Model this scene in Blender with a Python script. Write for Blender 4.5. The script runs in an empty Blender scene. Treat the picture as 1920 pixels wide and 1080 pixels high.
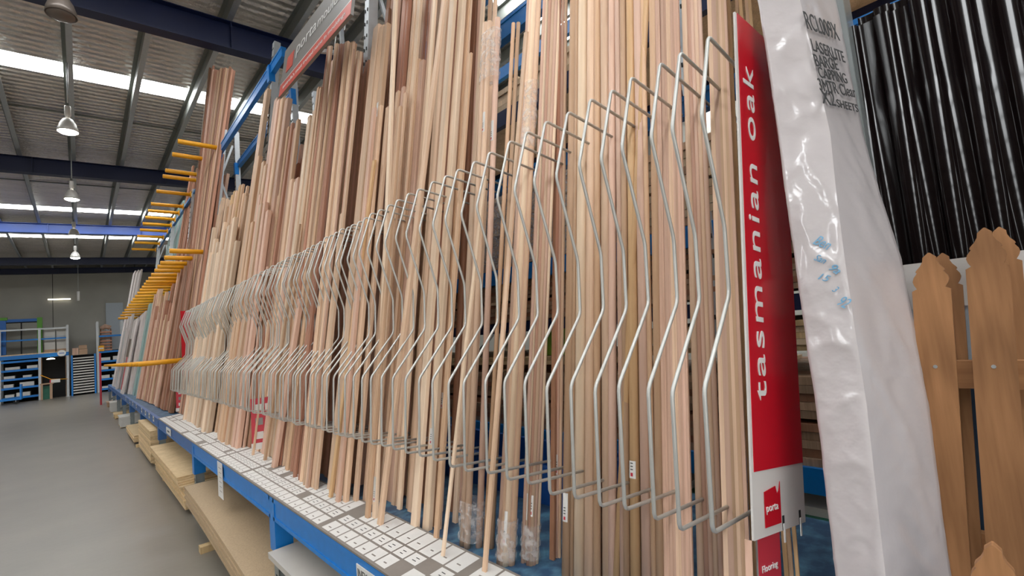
import bpy, math, random
from mathutils import Vector, Matrix, noise
random.seed(7)
SC = bpy.context.scene
COL = SC.collection
# ------------------------------------------------------------------ camera
FPX = 860.0
def _n(v): v = Vector(v); v.normalize(); return v
_v1 = (153-960, 687-540)
_s = -0.0947
_A = _v1[1]-_s*_v1[0]
_X = (-FPX*FPX-_v1[1]*_A)/(_v1[0]+_v1[1]*_s)
EY = _n((_v1[0], _v1[1], FPX)); EX = _n((_X, _A+_s*_X, FPX)); EZ = EX.cross(EY)
if EZ.y > 0: EZ = -EZ
CH = 1.55
CAMP = Vector((0, 0, CH))
right = Vector((EX.x, EY.x, EZ.x)); down = Vector((EX.y, EY.y, EZ.y)); fwd = Vector((EX.z, EY.z, EZ.z))
cd = bpy.data.cameras.new('camera'); cam = bpy.data.objects.new('camera', cd); COL.objects.link(cam)
cd.sensor_width = 36.0; cd.lens = FPX/1920*36.0; cd.clip_start = 0.05; cd.clip_end = 200
M3 = Matrix((right, -down, -fwd)).transposed()
cam.matrix_world = Matrix.Translation(CAMP) @ M3.to_4x4()
SC.camera = cam
# ------------------------------------------------------------------ world, lights, exposure
w = bpy.data.worlds.new('world'); SC.world = w; w.use_nodes = True
wb = w.node_tree.nodes['Background']; wb.inputs[0].default_value = (1.0, 0.965, 0.94, 1); wb.inputs[1].default_value = 2.0
SC.view_settings.view_transform = 'Standard'; SC.view_settings.look = 'None'
SC.view_settings.gamma = 1; SC.view_settings.exposure = 0.3
SKY_E = 16.0        # strength of the translucent roof strips
LAMP_E = 30.0

def ray(x, y): return right*(x-960)+down*(y-540)+fwd*FPX
def onz(x, y, z): d = ray(x, y); return CAMP+d*((z-CH)/d.z)
def onx(x, y, X): d = ray(x, y); return CAMP+d*(X/d.x)
def ony(x, y, Y): d = ray(x, y); return CAMP+d*(Y/d.y)
def dep(x, y, t): return CAMP+ray(x, y)*(t/FPX)
def onplane(x, y, p, n):
    d = ray(x, y); return CAMP+d*((p-CAMP).dot(n)/d.dot(n))
def proj(p):
    r = Vector(p)-CAMP; f = r.dot(fwd); return (960+FPX*r.dot(right)/f, 540+FPX*r.dot(down)/f)
# ------------------------------------------------------------------ materials
MATS = {}
def pmat(name, col, rough=.5, metal=0., noise_amt=0., nscale=8., bump=0., bscale=40., emit=None, estr=0., spec=.5, stretch=None, alpha=None, coat=0.):
    m = bpy.data.materials.new(name); m.use_nodes = True; nt = m.node_tree; b = nt.nodes['Principled BSDF']
    b.inputs['Base Color'].default_value = (*col, 1); b.inputs['Roughness'].default_value = rough
    b.inputs['Metallic'].default_value = metal; b.inputs['Specular IOR Level'].default_value = spec
    if coat: b.inputs['Coat Weight'].default_value = coat
    if alpha is not None: b.inputs['Alpha'].default_value = alpha
    if emit: b.inputs['Emission Color'].default_value = (*emit, 1); b.inputs['Emission Strength'].default_value = estr
    tc = nt.nodes.new('ShaderNodeTexCoord'); mp = nt.nodes.new('ShaderNodeMapping')
    nt.links.new(tc.outputs['Object'], mp.inputs[0])
    if stretch: mp.inputs['Scale'].default_value = stretch
    if noise_amt:
        no = nt.nodes.new('ShaderNodeTexNoise'); no.inputs['Scale'].default_value = nscale; no.inputs['Detail'].default_value = 5
        nt.links.new(mp.outputs[0], no.inputs['Vector'])
        mx = nt.nodes.new('ShaderNodeMix'); mx.data_type = 'RGBA'
        mx.inputs[6].default_value = (*[c*(1-noise_amt) for c in col], 1); mx.inputs[7].default_value = (*[min(1, c*(1+noise_amt)) for c in col], 1)
        nt.links.new(no.outputs[0], mx.inputs[0]); nt.links.new(mx.outputs[2], b.inputs['Base Color'])
    if bump:
        n2 = nt.nodes.new('ShaderNodeTexNoise'); n2.inputs['Scale'].default_value = bscale; n2.inputs['Detail'].default_value = 4
        nt.links.new(mp.outputs[0], n2.inputs['Vector'])
        bp = nt.nodes.new('ShaderNodeBump'); bp.inputs['Strength'].default_value = bump; bp.inputs['Distance'].default_value = .01
        nt.links.new(n2.outputs[0], bp.inputs['Height']); nt.links.new(bp.outputs[0], b.inputs['Normal'])
    MATS[name] = m; return m
def wood(name, col, rough=.62, contrast=.15, rings=False, sc=1., var=.18):
    """timber: grain stretched along the piece, each piece a little different"""
    m = bpy.data.materials.new(name); m.use_nodes = True; nt = m.node_tree; b = nt.nodes['Principled BSDF']
    b.inputs['Roughness'].default_value = rough; b.inputs['Specular IOR Level'].default_value = .35
    tc = nt.nodes.new('ShaderNodeTexCoord'); oi = nt.nodes.new('ShaderNodeObjectInfo')
    ad = nt.nodes.new('ShaderNodeVectorMath'); ad.operation = 'ADD'
    sc_ = nt.nodes.new('ShaderNodeVectorMath'); sc_.operation = 'SCALE'; sc_.inputs['Scale'].default_value = 7
    cx = nt.nodes.new('ShaderNodeCombineXYZ')
    for i in range(3): nt.links.new(oi.outputs['Random'], cx.inputs[i])
    nt.links.new(cx.outputs[0], sc_.inputs[0]); nt.links.new(tc.outputs['Object'], ad.inputs[0]); nt.links.new(sc_.outputs[0], ad.inputs[1])
    mp = nt.nodes.new('ShaderNodeMapping'); mp.inputs['Scale'].default_value = (90*sc, 90*sc, 2.2*sc); nt.links.new(ad.outputs[0], mp.inputs[0])
    no = nt.nodes.new('ShaderNodeTexNoise'); no.inputs['Scale'].default_value = 1; no.inputs['Detail'].default_value = 4; nt.links.new(mp.outputs[0], no.inputs['Vector'])
    mp2 = nt.nodes.new('ShaderNodeMapping'); mp2.inputs['Scale'].default_value = (14*sc, 14*sc, .5*sc); nt.links.new(ad.outputs[0], mp2.inputs[0])
    n2 = nt.nodes.new('ShaderNodeTexNoise'); n2.inputs['Scale'].default_value = 1; n2.inputs['Detail'].default_value = 2; nt.links.new(mp2.outputs[0], n2.inputs['Vector'])
    fac = nt.nodes.new('ShaderNodeMath'); fac.operation = 'ADD'
    nt.links.new(no.outputs[0], fac.inputs[0]); nt.links.new(n2.outputs[0], fac.inputs[1])
    last = fac.outputs[0]
    if rings:
        wv = nt.nodes.new('ShaderNodeTexWave'); wv.inputs['Scale'].default_value = 1.6; wv.inputs['Distortion'].default_value = 6; wv.inputs['Detail'].default_value = 2
        mp3 = nt.nodes.new('ShaderNodeMapping'); mp3.inputs['Scale'].default_value = (9, 9, 1.3); nt.links.new(ad.outputs[0], mp3.inputs[0]); nt.links.new(mp3.outputs[0], wv.inputs['Vector'])
        f2 = nt.nodes.new('ShaderNodeMath'); f2.operation = 'MULTIPLY_ADD'; nt.links.new(wv.outputs['Fac'], f2.inputs[0]); f2.inputs[1].default_value = .35; nt.links.new(last, f2.inputs[2]); last = f2.outputs[0]
    ra = nt.nodes.new('ShaderNodeMapRange'); ra.inputs['From Min'].default_value = .7; ra.inputs['From Max'].default_value = 1.3 if not rings else 1.6
    nt.links.new(last, ra.inputs['Value'])
    mx = nt.nodes.new('ShaderNodeMix'); mx.data_type = 'RGBA'
    mx.inputs[6].default_value = (*[c*(1-contrast)*f for c, f in zip(col, (1, .95, .88))], 1)
    mx.inputs[7].default_value = (*[min(1, c*(1+contrast)) for c in col], 1)
    nt.links.new(ra.outputs[0], mx.inputs[0])
    hs = nt.nodes.new('ShaderNodeHueSaturation'); nt.links.new(mx.outputs[2], hs.inputs['Color'])
    r2 = nt.nodes.new('ShaderNodeMapRange'); r2.inputs['To Min'].default_value = 1-var; r2.inputs['To Max'].default_value = 1+var
    nt.links.new(oi.outputs['Random'], r2.inputs['Value']); nt.links.new(r2.outputs[0], hs.inputs['Value'])
    nt.links.new(hs.outputs[0], b.inputs['Base Color'])
    MATS[name] = m; return m
wood('wood_pale', (.67, .47, .33)); wood('wood_cream', (.74, .57, .42)); wood('wood_pink', (.64, .42, .32)); wood('wood_tan', (.56, .37, .24))
wood('wood_brown', (.34, .17, .10)); wood('wood_red', (.42, .21, .14)); wood('wood_dark', (.22, .11, .06)); wood('wood_gold', (.60, .39, .21))
for n_ in ('wood_pale', 'wood_cream', 'wood_pink', 'wood_tan', 'wood_gold', 'wood_red'):
    c_ = {'wood_pale': (.69, .48, .34), 'wood_cream': (.76, .59, .43), 'wood_pink': (.67, .45, .35), 'wood_tan': (.60, .39, .25), 'wood_gold': (.60, .38, .20), 'wood_red': (.50, .29, .21)}[n_]
    wood(n_+'_round', c_, contrast=.09, rough=.5)
wood('wood_picket', (.33, .16, .068), rings=True, contrast=.3, var=.06); wood('wood_green', (.30, .44, .43), contrast=.08, var=.08)
wood('wood_white', (.62, .57, .56), contrast=.05, var=.05); wood('ply', (.64, .47, .27), contrast=.12, sc=.4); wood('pine', (.62, .45, .24))
wood('stack_brown', (.38, .25, .16), contrast=.3); wood('stack_pale', (.62, .47, .31), contrast=.2)
pmat('chipboard', (.42, .30, .18), .75, noise_amt=.25, nscale=90, bump=.2, bscale=200)
pmat('white_board', (.50, .46, .41), .5, noise_amt=.05)
pmat('concrete_floor', (.18, .16, .132), .32, noise_amt=.22, nscale=1.4, bump=.08, bscale=14, spec=.5)
pmat('concrete_wall', (.38, .37, .33), .85, noise_amt=.18, nscale=.8, bump=.1, bscale=10)
pmat('galv', (.48, .50, .51), .42, .7, noise_amt=.12, nscale=18)
pmat('galv_dark', (.24, .27, .27), .5, .4, noise_amt=.2, nscale=20)
pmat('purlin_steel', (.20, .21, .19), .5, .3)
pmat('wire_zinc', (.56, .56, .53), .38, .45, noise_amt=.06, nscale=30)
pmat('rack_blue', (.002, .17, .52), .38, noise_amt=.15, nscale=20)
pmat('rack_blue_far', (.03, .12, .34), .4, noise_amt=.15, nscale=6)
pmat('navy', (.003, .009, .05), .45)
pmat('navy_lit', (.05, .12, .46), .4)  # lit copy of the rafter navy, its extra brightness put into the colour
pmat('arm_yellow', (.78, .35, .006), .42, noise_amt=.08, nscale=20)
pmat('sign_red', (.55, .008, .02), .22, spec=.5, coat=.3)
pmat('sign_white', (.66, .63, .60), .35)
pmat('letter_white', (.75, .74, .72), .4)
pmat('sign_grey', (.22, .205, .19), .35)
pmat('sign_coral', (.62, .10, .07), .35)
pmat('paper', (.66, .64, .61), .6, noise_amt=.05, nscale=30)
pmat('ink', (.05, .05, .05), .6)
pmat('ink_blue', (.16, .40, .62), .6)
pmat('label_grey', (.22, .19, .165), .6, noise_amt=.1, nscale=10)
pmat('label_red', (.5, .03, .05), .5)
pmat('rust', (.30, .10, .04), .8)
pmat('black_gap', (.012, .012, .012), .8)
pmat('deep_blue', (.004, .07, .30), .45)
pmat('crate_green', (.02, .14, .085), .5, noise_amt=.2)
pmat('box_white', (.55, .53, .49), .6, noise_amt=.06)
pmat('cardboard', (.42, .27, .17), .7, noise_amt=.1)
pmat('frame_green', (.10, .30, .03), .5)
pmat('panel_blue', (.01, .12, .42), .4)
pmat('pale_panel', (.42, .47, .52), .5)
pmat('lamp_metal', (.6, .58, .55), .45, .2)
pmat('lamp_off', (.16, .13, .11), .35, .3)
pmat('light_on', (1, 1, 1), .5, emit=(1, .95, .85), estr=LAMP_E)
pmat('tube_on', (1, 1, 1), .5, emit=(1, .93, .75), estr=3)
pmat('hi_vis', (.35, .7, .08), .6)
# skylight sheeting: translucent plastic glowing with daylight
m = pmat('skylight', (.9, .9, .9), .5, emit=(.95, .98, 1.0), estr=SKY_E)
# foil insulation
m = pmat('foil', (.80, .74, .68), .34, .6, noise_amt=.2, nscale=3, stretch=(.4, 1.6, 1)); nt = m.node_tree; b = nt.nodes['Principled BSDF']
tc = nt.nodes.new('ShaderNodeTexCoord'); wv = nt.nodes.new('ShaderNodeTexWave'); wv.bands_direction = 'Y'; wv.inputs['Scale'].default_value = 1.7; wv.inputs['Distortion'].default_value = 1.2; wv.inputs['Detail'].default_value = 2
nt.links.new(tc.outputs['Object'], wv.inputs['Vector'])
n3 = nt.nodes.new('ShaderNodeTexNoise'); n3.inputs['Scale'].default_value = 9; n3.inputs['Detail'].default_value = 5; nt.links.new(tc.outputs['Object'], n3.inputs['Vector'])
ad = nt.nodes.new('ShaderNodeMath'); ad.operation = 'MULTIPLY_ADD'; nt.links.new(n3.outputs[0], ad.inputs[0]); ad.inputs[1].default_value = 1.6; nt.links.new(wv.outputs['Fac'], ad.inputs[2])
bp = nt.nodes.new('ShaderNodeBump'); bp.inputs['Strength'].default_value = 1.0; bp.inputs['Distance'].default_value = .05
nt.links.new(ad.outputs[0], bp.inputs['Height']); nt.links.new(bp.outputs[0], b.inputs['Normal'])
# deck boards, dark blue paint with scuffs
m = pmat('deck_blue', (.035, .085, .16), .5, bump=.1, bscale=60); nt = m.node_tree; b = nt.nodes['Principled BSDF']
tc = nt.nodes.new('ShaderNodeTexCoord'); n3 = nt.nodes.new('ShaderNodeTexNoise'); n3.inputs['Scale'].default_value = 14; n3.inputs['Detail'].default_value = 7; nt.links.new(tc.outputs['Object'], n3.inputs['Vector'])
cr = nt.nodes.new('ShaderNodeValToRGB'); cr.color_ramp.elements[0].position = .45; cr.color_ramp.elements[0].color = (.03, .075, .15, 1); cr.color_ramp.elements[1].position = .8; cr.color_ramp.elements[1].color = (.12, .30, .42, 1)
nt.links.new(n3.outputs[0], cr.inputs[0]); nt.links.new(cr.outputs[0], b.inputs['Base Color'])
# white plastic film
m = pmat('bundle_film', (.56, .515, .515), .30, noise_amt=.09, nscale=5, bump=.5, bscale=11, spec=.55, coat=.5)
# black corrugated plastic
pmat('black_plastic', (.005, .003, .003), .1, noise_amt=.2, nscale=3, spec=.17)
# clear wrap
m = bpy.data.materials.new('clear_wrap'); m.use_nodes = True; nt = m.node_tree; nt.nodes.clear()
o = nt.nodes.new('ShaderNodeOutputMaterial'); t = nt.nodes.new('ShaderNodeBsdfTransparent'); g = nt.nodes.new('ShaderNodeBsdfPrincipled'); mx = nt.nodes.new('ShaderNodeMixShader')
g.inputs['Base Color'].default_value = (.75, .72, .71, 1); g.inputs['Roughness'].default_value = .5
n3 = nt.nodes.new('ShaderNodeTexNoise'); n3.inputs['Scale'].default_value = 45; n3.inputs['Detail'].default_value = 3
tc = nt.nodes.new('ShaderNodeTexCoord'); nt.links.new(tc.outputs['Object'], n3.inputs['Vector'])
mr = nt.nodes.new('ShaderNodeMapRange'); mr.inputs['From Min'].default_value = .42; mr.inputs['From Max'].default_value = .66; mr.inputs['To Min'].default_value = .12; mr.inputs['To Max'].default_value = .45
nt.links.new(n3.outputs[0], mr.inputs[0]); nt.links.new(mr.outputs[0], mx.inputs[0]); nt.links.new(t.outputs[0], mx.inputs[1]); nt.links.new(g.outputs[0], mx.inputs[2]); nt.links.new(mx.outputs[0], o.inputs[0])
MATS['clear_wrap'] = m
# ------------------------------------------------------------------ mesh helpers
class MB:
    def __init__(s): s.v = []; s.f = []; s.mi = []; s.mats = []; s.sm = False
    def mat(s, name):
        if name not in s.mats: s.mats.append(name)
        return s.mats.index(name)
    def add(s, vs, fs, mat):
        k = len(s.v); i = s.mat(mat); s.v += [tuple(v) for v in vs]
        for f in fs: s.f.append([a+k for a in f]); s.mi.append(i)
    def box(s, a, b, mat, M=None):
        vs = [Vector((x, y, z)) for x in (a[0], b[0]) for y in (a[1], b[1]) for z in (a[2], b[2])]
        if M: vs = [M @ v for v in vs]
        s.add(vs, [(0, 1, 3, 2), (4, 6, 7, 5), (0, 4, 5, 1), (2, 3, 7, 6), (0, 2, 6, 4), (1, 5, 7, 3)], mat); return s
    def bar(s, p, q, wd, ht, mat, up=(0, 0, 1)):
        p = Vector(p); q = Vector(q); d = (q-p).normalized(); up = Vector(up)
        a = d.cross(up); 
        if a.length < 1e-4: a = d.cross(Vector((1, 0, 0)))
        a.normalize(); c = a.cross(d)
        vs = []
        for e in (p, q):
            for i, j in ((-1, -1), (1, -1), (1, 1), (-1, 1)): vs.append(e+a*i*wd/2+c*j*ht/2)
        s.add(vs, [(3, 2, 1, 0), (4, 5, 6, 7), (0, 1, 5, 4), (1, 2, 6, 5), (2, 3, 7, 6), (3, 0, 4, 7)], mat); return s
    def tube(s, pts, r, mat, n=8, rad=None):
        pts = [Vector(p) for p in pts]; k = len(s.v); i0 = s.mat(mat); prev = None
        for j, p in enumerate(pts):
            if j == 0: d = pts[1]-p
            elif j == len(pts)-1: d = p-pts[-2]
            else: d = (pts[j+1]-p).normalized()+(p-pts[j-1]).normalized()
            d.normalize()
            a = d.orthogonal() if prev is None else (prev-d*prev.dot(d)); a.normalize(); prev = a; c = d.cross(a)
            rr = rad[j] if rad else r
            for q in range(n): s.v.append(tuple(p+(a*math.cos(2*math.pi*q/n)+c*math.sin(2*math.pi*q/n))*rr))
        for j in range(len(pts)-1):
            for q in range(n):
                s.f.append([k+j*n+q, k+j*n+(q+1) % n, k+(j+1)*n+(q+1) % n, k+(j+1)*n+q]); s.mi.append(i0)
        s.f.append([k+q for q in range(n)][::-1]); s.mi.append(i0)
        e = k+(len(pts)-1)*n; s.f.append([e+q for q in range(n)]); s.mi.append(i0)
        s.sm = True; return s
    def lathe(s, prof, c, mat, n=24, axis=None):
        k = len(s.v); i0 = s.mat(mat)
        for r, z in prof:
            for q in range(n): s.v.append((c[0]+r*math.cos(2*math.pi*q/n), c[1]+r*math.sin(2*math.pi*q/n), c[2]+z))
        for j in range(len(prof)-1):
            for q in range(n): s.f.append([k+j*n+q, k+j*n+(q+1) % n, k+(j+1)*n+(q+1) % n, k+(j+1)*n+q]); s.mi.append(i0)
        s.sm = True; return s
    def prism(s, poly, z0, z1, mat, M=None):
        n = len(poly); vs = [Vector((x, y, z0)) for x, y in poly]+[Vector((x, y, z1)) for x, y in poly]
        if M: vs = [M @ v for v in vs]
        s.add(vs, [tuple(range(n))[::-1], tuple(range(n, 2*n))]+[(i, (i+1) % n, n+(i+1) % n, n+i) for i in range(n)], mat); return s
    def build(s, name, parent=None, origin=None, M=None, smooth=None):
        me = bpy.data.meshes.new(name)
        org = Vector(origin) if origin is not None else None
        if M is None:
            M = Matrix.Translation(org) if org is not None else Matrix.Identity(4)
            inv = M.inverted(); vs = [tuple(inv @ Vector(v)) for v in s.v]
        else: vs = s.v                                   # already local
        me.from_pydata(vs, [], s.f)
        for m_ in s.mats: me.materials.append(MATS[m_])
        me.polygons.foreach_set('material_index', s.mi)
        if smooth or (smooth is None and s.sm): me.polygons.foreach_set('use_smooth', [len(p.vertices) < 5 for p in me.polygons])
        me.update(); o = bpy.data.objects.new(name, me); COL.objects.link(o)
        if parent is not None:
            o.parent = parent; o.matrix_parent_inverse = parent.matrix_basis.inverted()
        o.matrix_basis = M
        return o
def tag(o, label=None, cat=None, group=None, kind=None):
    if label: o['label'] = label
    if cat: o['category'] = cat
    if group: o['group'] = group
    if kind: o['kind'] = kind
    return o
def thing(name, loc, label, cat, group=None):
    o = bpy.data.objects.new(name, None); o.empty_display_size = .1; o.matrix_basis = Matrix.Translation(Vector(loc)); COL.objects.link(o)
    return tag(o, label, cat, group)
def struct(o): o['kind'] = 'structure'; return o
def frame(o, ux, uy):
    """matrix whose local x, y run along ux, uy"""
    ux = Vector(ux).normalized(); uy = Vector(uy); uy = (uy-ux*uy.dot(ux)).normalized(); uz = ux.cross(uy)
    return Matrix.Translation(Vector(o)) @ Matrix((ux, uy, uz)).transposed().to_4x4()
def text(name, s, M, length=None, height=None, mat='ink', parent=None, ext=.0006, shear=0., space=1.):
    cu = bpy.data.curves.new(name, 'FONT'); cu.body = s; cu.extrude = .01; cu.shear = shear; cu.space_character = space
    to = bpy.data.objects.new('tmp', cu); COL.objects.link(to)
    dg = bpy.context.evaluated_depsgraph_get(); me = bpy.data.meshes.new_from_object(to.evaluated_get(dg)); bpy.data.objects.remove(to); bpy.data.curves.remove(cu)
    xs = [v.co.x for v in me.vertices]; ys = [v.co.y for v in me.vertices]; x0, x1, y0, y1 = min(xs), max(xs), min(ys), max(ys)
    sy = height/(y1-y0) if height else length/(x1-x0); sx = length/(x1-x0) if length else sy
    for v in me.vertices: v.co = Vector(((v.co.x-x0)*sx, (v.co.y-y0)*sy, (v.co.z)*ext/.01))
    me.name = name; me.materials.clear(); me.materials.append(MATS[mat])
    o = bpy.data.objects.new(name, me); COL.objects.link(o)
    if parent is not None: o.parent = parent; o.matrix_parent_inverse = parent.matrix_basis.inverted()
    o.matrix_basis = M; return o
ORD = ['first', 'second', 'third', 'fourth', 'fifth', 'sixth', 'seventh', 'eighth', 'ninth', 'tenth', 'eleventh', 'twelfth', 'thirteenth', 'fourteenth', 'fifteenth', 'sixteenth', 'seventeenth', 'eighteenth', 'nineteenth']
TENS = {2: 'twent', 3: 'thirt', 4: 'fort', 5: 'fift', 6: 'sixt', 7: 'sevent', 8: 'eight', 9: 'ninet'}
def ordn(i):
    if i >= 100: return 'hundred and '+ordn(i-100) if i > 100 else 'hundredth'
    if i < 20: return ORD[i-1]
    t, u = divmod(i, 10)
    return TENS[t]+('ieth' if u == 0 else 'y-'+ORD[u-1])
# ------------------------------------------------------------------ the building
XL, XR, YB, YF = -14.0, 15.0, 36.8, -9.0
def cz(x): return 7.55+.035*x           # ceiling height
struct(MB().box((XL, YF, -.2), (XR, YB, 0), 'concrete_floor').build('floor'))
b = MB(); b.box((XL, YB, 0), (XR, YB+.2, 8.6), 'concrete_wall')
for x in (-8.4, -4.9, -1.15, 2.5, 6.2): b.box((x-.012, YB-.004, 0), (x+.012, YB+.01, 8.4), 'black_gap')
struct(b.build('wall_back'))
struct(MB().box((XL-.2, YF, 0), (XL, YB, 8.6), 'concrete_wall').build('wall_left'))
struct(MB().box((XR, YF, 0), (XR+.2, YB, 8.6), 'concrete_wall').build('wall_right'))
b = MB(); b.box((XL, YF-.2, 0), (-12, YF, 8.6), 'concrete_wall'); b.box((-2.0, YF-.2, 0), (XR, YF, 8.6), 'concrete_wall'); b.box((-12, YF-.2, 4.8), (-2.0, YF, 8.6), 'concrete_wall'); struct(b.build('wall_front_unseen'))  # unseen wall, added so world light enters only through one opening
strips = [(-6.2, .8), (-.6, .62), (5.6, .7), (12.35, .62), (23.8, .62), (28.9, .6)]
b = MB(); y = YF
def slab(mb, y0, y1, mat, dz=0., th=.06):
    vs = []
    for x in (XL, XR):
        for yy in (y0, y1):
            for z in (0, th): vs.append((x, yy, cz(x)+z+dz))
    mb.add(vs, [(0, 1, 3, 2), (4, 6, 7, 5), (0, 4, 5, 1), (2, 3, 7, 6), (0, 2, 6, 4), (1, 5, 7, 3)], mat)
for yc, wd in strips:
    slab(b, y, yc-wd/2, 'foil'); y = yc+wd/2
slab(b, y, YB+.2, 'foil')
struct(b.build('ceiling'))
for i, (yc, wd) in enumerate(strips):
    b = MB(); slab(b, yc-wd/2, yc+wd/2, 'skylight', .03, .02); struct(b.build('window_%d' % (i+1)))
# bridging rods under the foil, along the roof sheets
for k, yy in enumerate((2.6, 9.9, 14.4, 20.2, 27.0)):
    b = MB(); b.bar((XL, yy, cz(XL)-.05), (XR, yy, cz(XR)-.05), .05, .03, 'purlin_steel'); struct(b.build('trim_%d' % (k+1)))
# purlins
pn = 0
for k in range(-12, 13):
    x = -.12+1.03*k
    if x < XL+.3 or x > XR-.3: continue
    z = cz(x)-.02
    b = MB(); b.box((x-.012, YF, z-.24), (x+.004, YB, z), 'purlin_steel'); b.box((x-.012, YF, z-.25), (x+.075, YB, z-.235), 'galv'); b.box((x-.075, YF, z-.015), (x+.004, YB, z), 'purlin_steel')
    pn += 1; o = struct(b.build('trim_%d' % (10+pn)))
# portal rafters
rn = 0
for yy, mt, hh in ((.3, 'navy', .5), (8.75, 'navy', .5), (17.3, 'navy', .42), (25.2, 'navy_lit', .36), (33.0, 'navy', .36), (36.5, 'navy', .3)):
    b = MB()
    def rb(x0, x1, z0, z1, y0, y1):
        vs = [(x, y_, cz(x)-.27+z) for x in (x0, x1) for y_ in (y0, y1) for z in (z0, z1)]
        b.add(vs, [(0, 1, 3, 2), (4, 6, 7, 5), (0, 4, 5, 1), (2, 3, 7, 6), (0, 2, 6, 4), (1, 5, 7, 3)], mt)
    rb(XL, XR, -hh, 0, yy-.01, yy+.01); rb(XL, XR, -hh-.015, -hh, yy-.11, yy+.11); rb(XL, XR, -.015, 0, yy-.11, yy+.11)
    for x in (-6.3, -.9, 2.0, 7.7): rb(x-.01, x+.01, -hh, 0, yy-.1, yy+.1)
    rn += 1; struct(b.build('trim_%d' % (50+rn)))
# ------------------------------------------------------------------ high bay lamps
LP = [('unlit brown high bay lamp overhead, nearest the camera', 7.56, False), ('lit high bay lamp hanging before the skylight, largest of the glowing ones', 11.5, True),
      ('lit high bay lamp hanging behind the second navy rafter', 16.3, True), ('small lit high bay lamp hanging below the brightly lit blue rafter', 21.0, True), ('smallest lit high bay lamp hanging near the concrete end wall', 25.3, True)]
for lab, y, on in LP:
    t = thing('high_bay_lamp', (-.13, y, cz(-.13)-.26), lab, 'ceiling lamp', 'high bay lamps')
    mt = 'lamp_metal' if on else 'lamp_off'
    MB().tube([(-.13, y, 6.5), (-.13, y, cz(-.13)-.25)], .012, 'galv').build('rod', t)
    L_ = lambda pr: [(a*.62, c*.8) for a, c in pr]
    MB().lathe(L_([(.0, .62), (.075, .62), (.08, .6), (.08, .40), (.055, .38), (.055, .3)]), (-.13, y, 5.93), mt).build('ballast_housing', t)
    rf = MB().lathe(L_([(.06, .32), (.12, .3), (.19, .2), (.235, .08), (.245, 0), (.238, 0), (.228, .08), (.18, .19), (.1, .28)]), (-.13, y, 5.93), mt).build('reflector', t)
    MB().lathe(L_([(0, -.05), (.12, -.045), (.2, -.02), (.236, .01), (0, .03)]), (-.13, y, 5.93), 'light_on' if on else 'lamp_off').build('lens', rf)
# ------------------------------------------------------------------ moulding rack: deck, beams, frames
DZ = .715
rack = thing('timber_rack', (.95, 4, 0), 'long blue steel rack deck carrying the leaning timber mouldings', 'rack')
MB().box((1.045, -1.6, .68), (2.02, 8.44, DZ), 'deck_blue').build('deck', rack)
MB().box((.83, 8.5, .66), (2.02, 25.6, .70), 'deck_blue').build('deck', rack)
bays = [-1.6, .32, 3.01, 5.6, 8.47, 11.2, 13.9, 16.6, 19.3, 22.0, 25.5]
for i in range(len(bays)-1):
    y0, y1 = bays[i]+.03, bays[i+1]-.03
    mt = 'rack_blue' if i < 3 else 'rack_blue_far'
    b = MB(); b.box((.79, y0, .575), (.83, y1, .70), mt); b.box((.785, y0, .675), (.79, y1, .70), mt); b.box((.785, y0, .575), (.79, y1, .595), mt)
    o = b.build('front_beam', rack)
    MB().box((1.98, y0, .575), (2.02, y1, .70), mt).build('rear_beam', rack)
for y in bays:
    b = MB()
    for x in (.80, 1.97):
        b.box((x-.003, y-.04, 0), (x+.003, y+.04, .60), 'galv_dark'); b.box((x, y-.04, 0), (x+.07, y-.035, .60), 'galv_dark'); b.box((x, y+.035, 0), (x+.07, y+.04, .60), 'galv_dark')
        b.box((x-.03, y-.05, 0), (x+.1, y+.05, .006), 'galv_dark')
        for k in range(6): b.box((x-.0045, y-.012, .06+.09*k), (x-.002, y+.012, .085+.09*k), 'black_gap')
    b.bar((.86, y, .12), (1.95, y, .5), .03, .02, 'galv_dark', (0, 1, 0)); b.bar((.86, y, .1), (1.95, y, .1), .03, .02, 'galv_dark', (0, 1, 0))
    lf = b.build('leg_frame', rack)
    b = MB(); b.box((.785, y-.05, .40), (.88, y+.05, .70), 'rack_blue' if y < 6 else 'rack_blue_far'); b.build('beam_bracket', lf)
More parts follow.
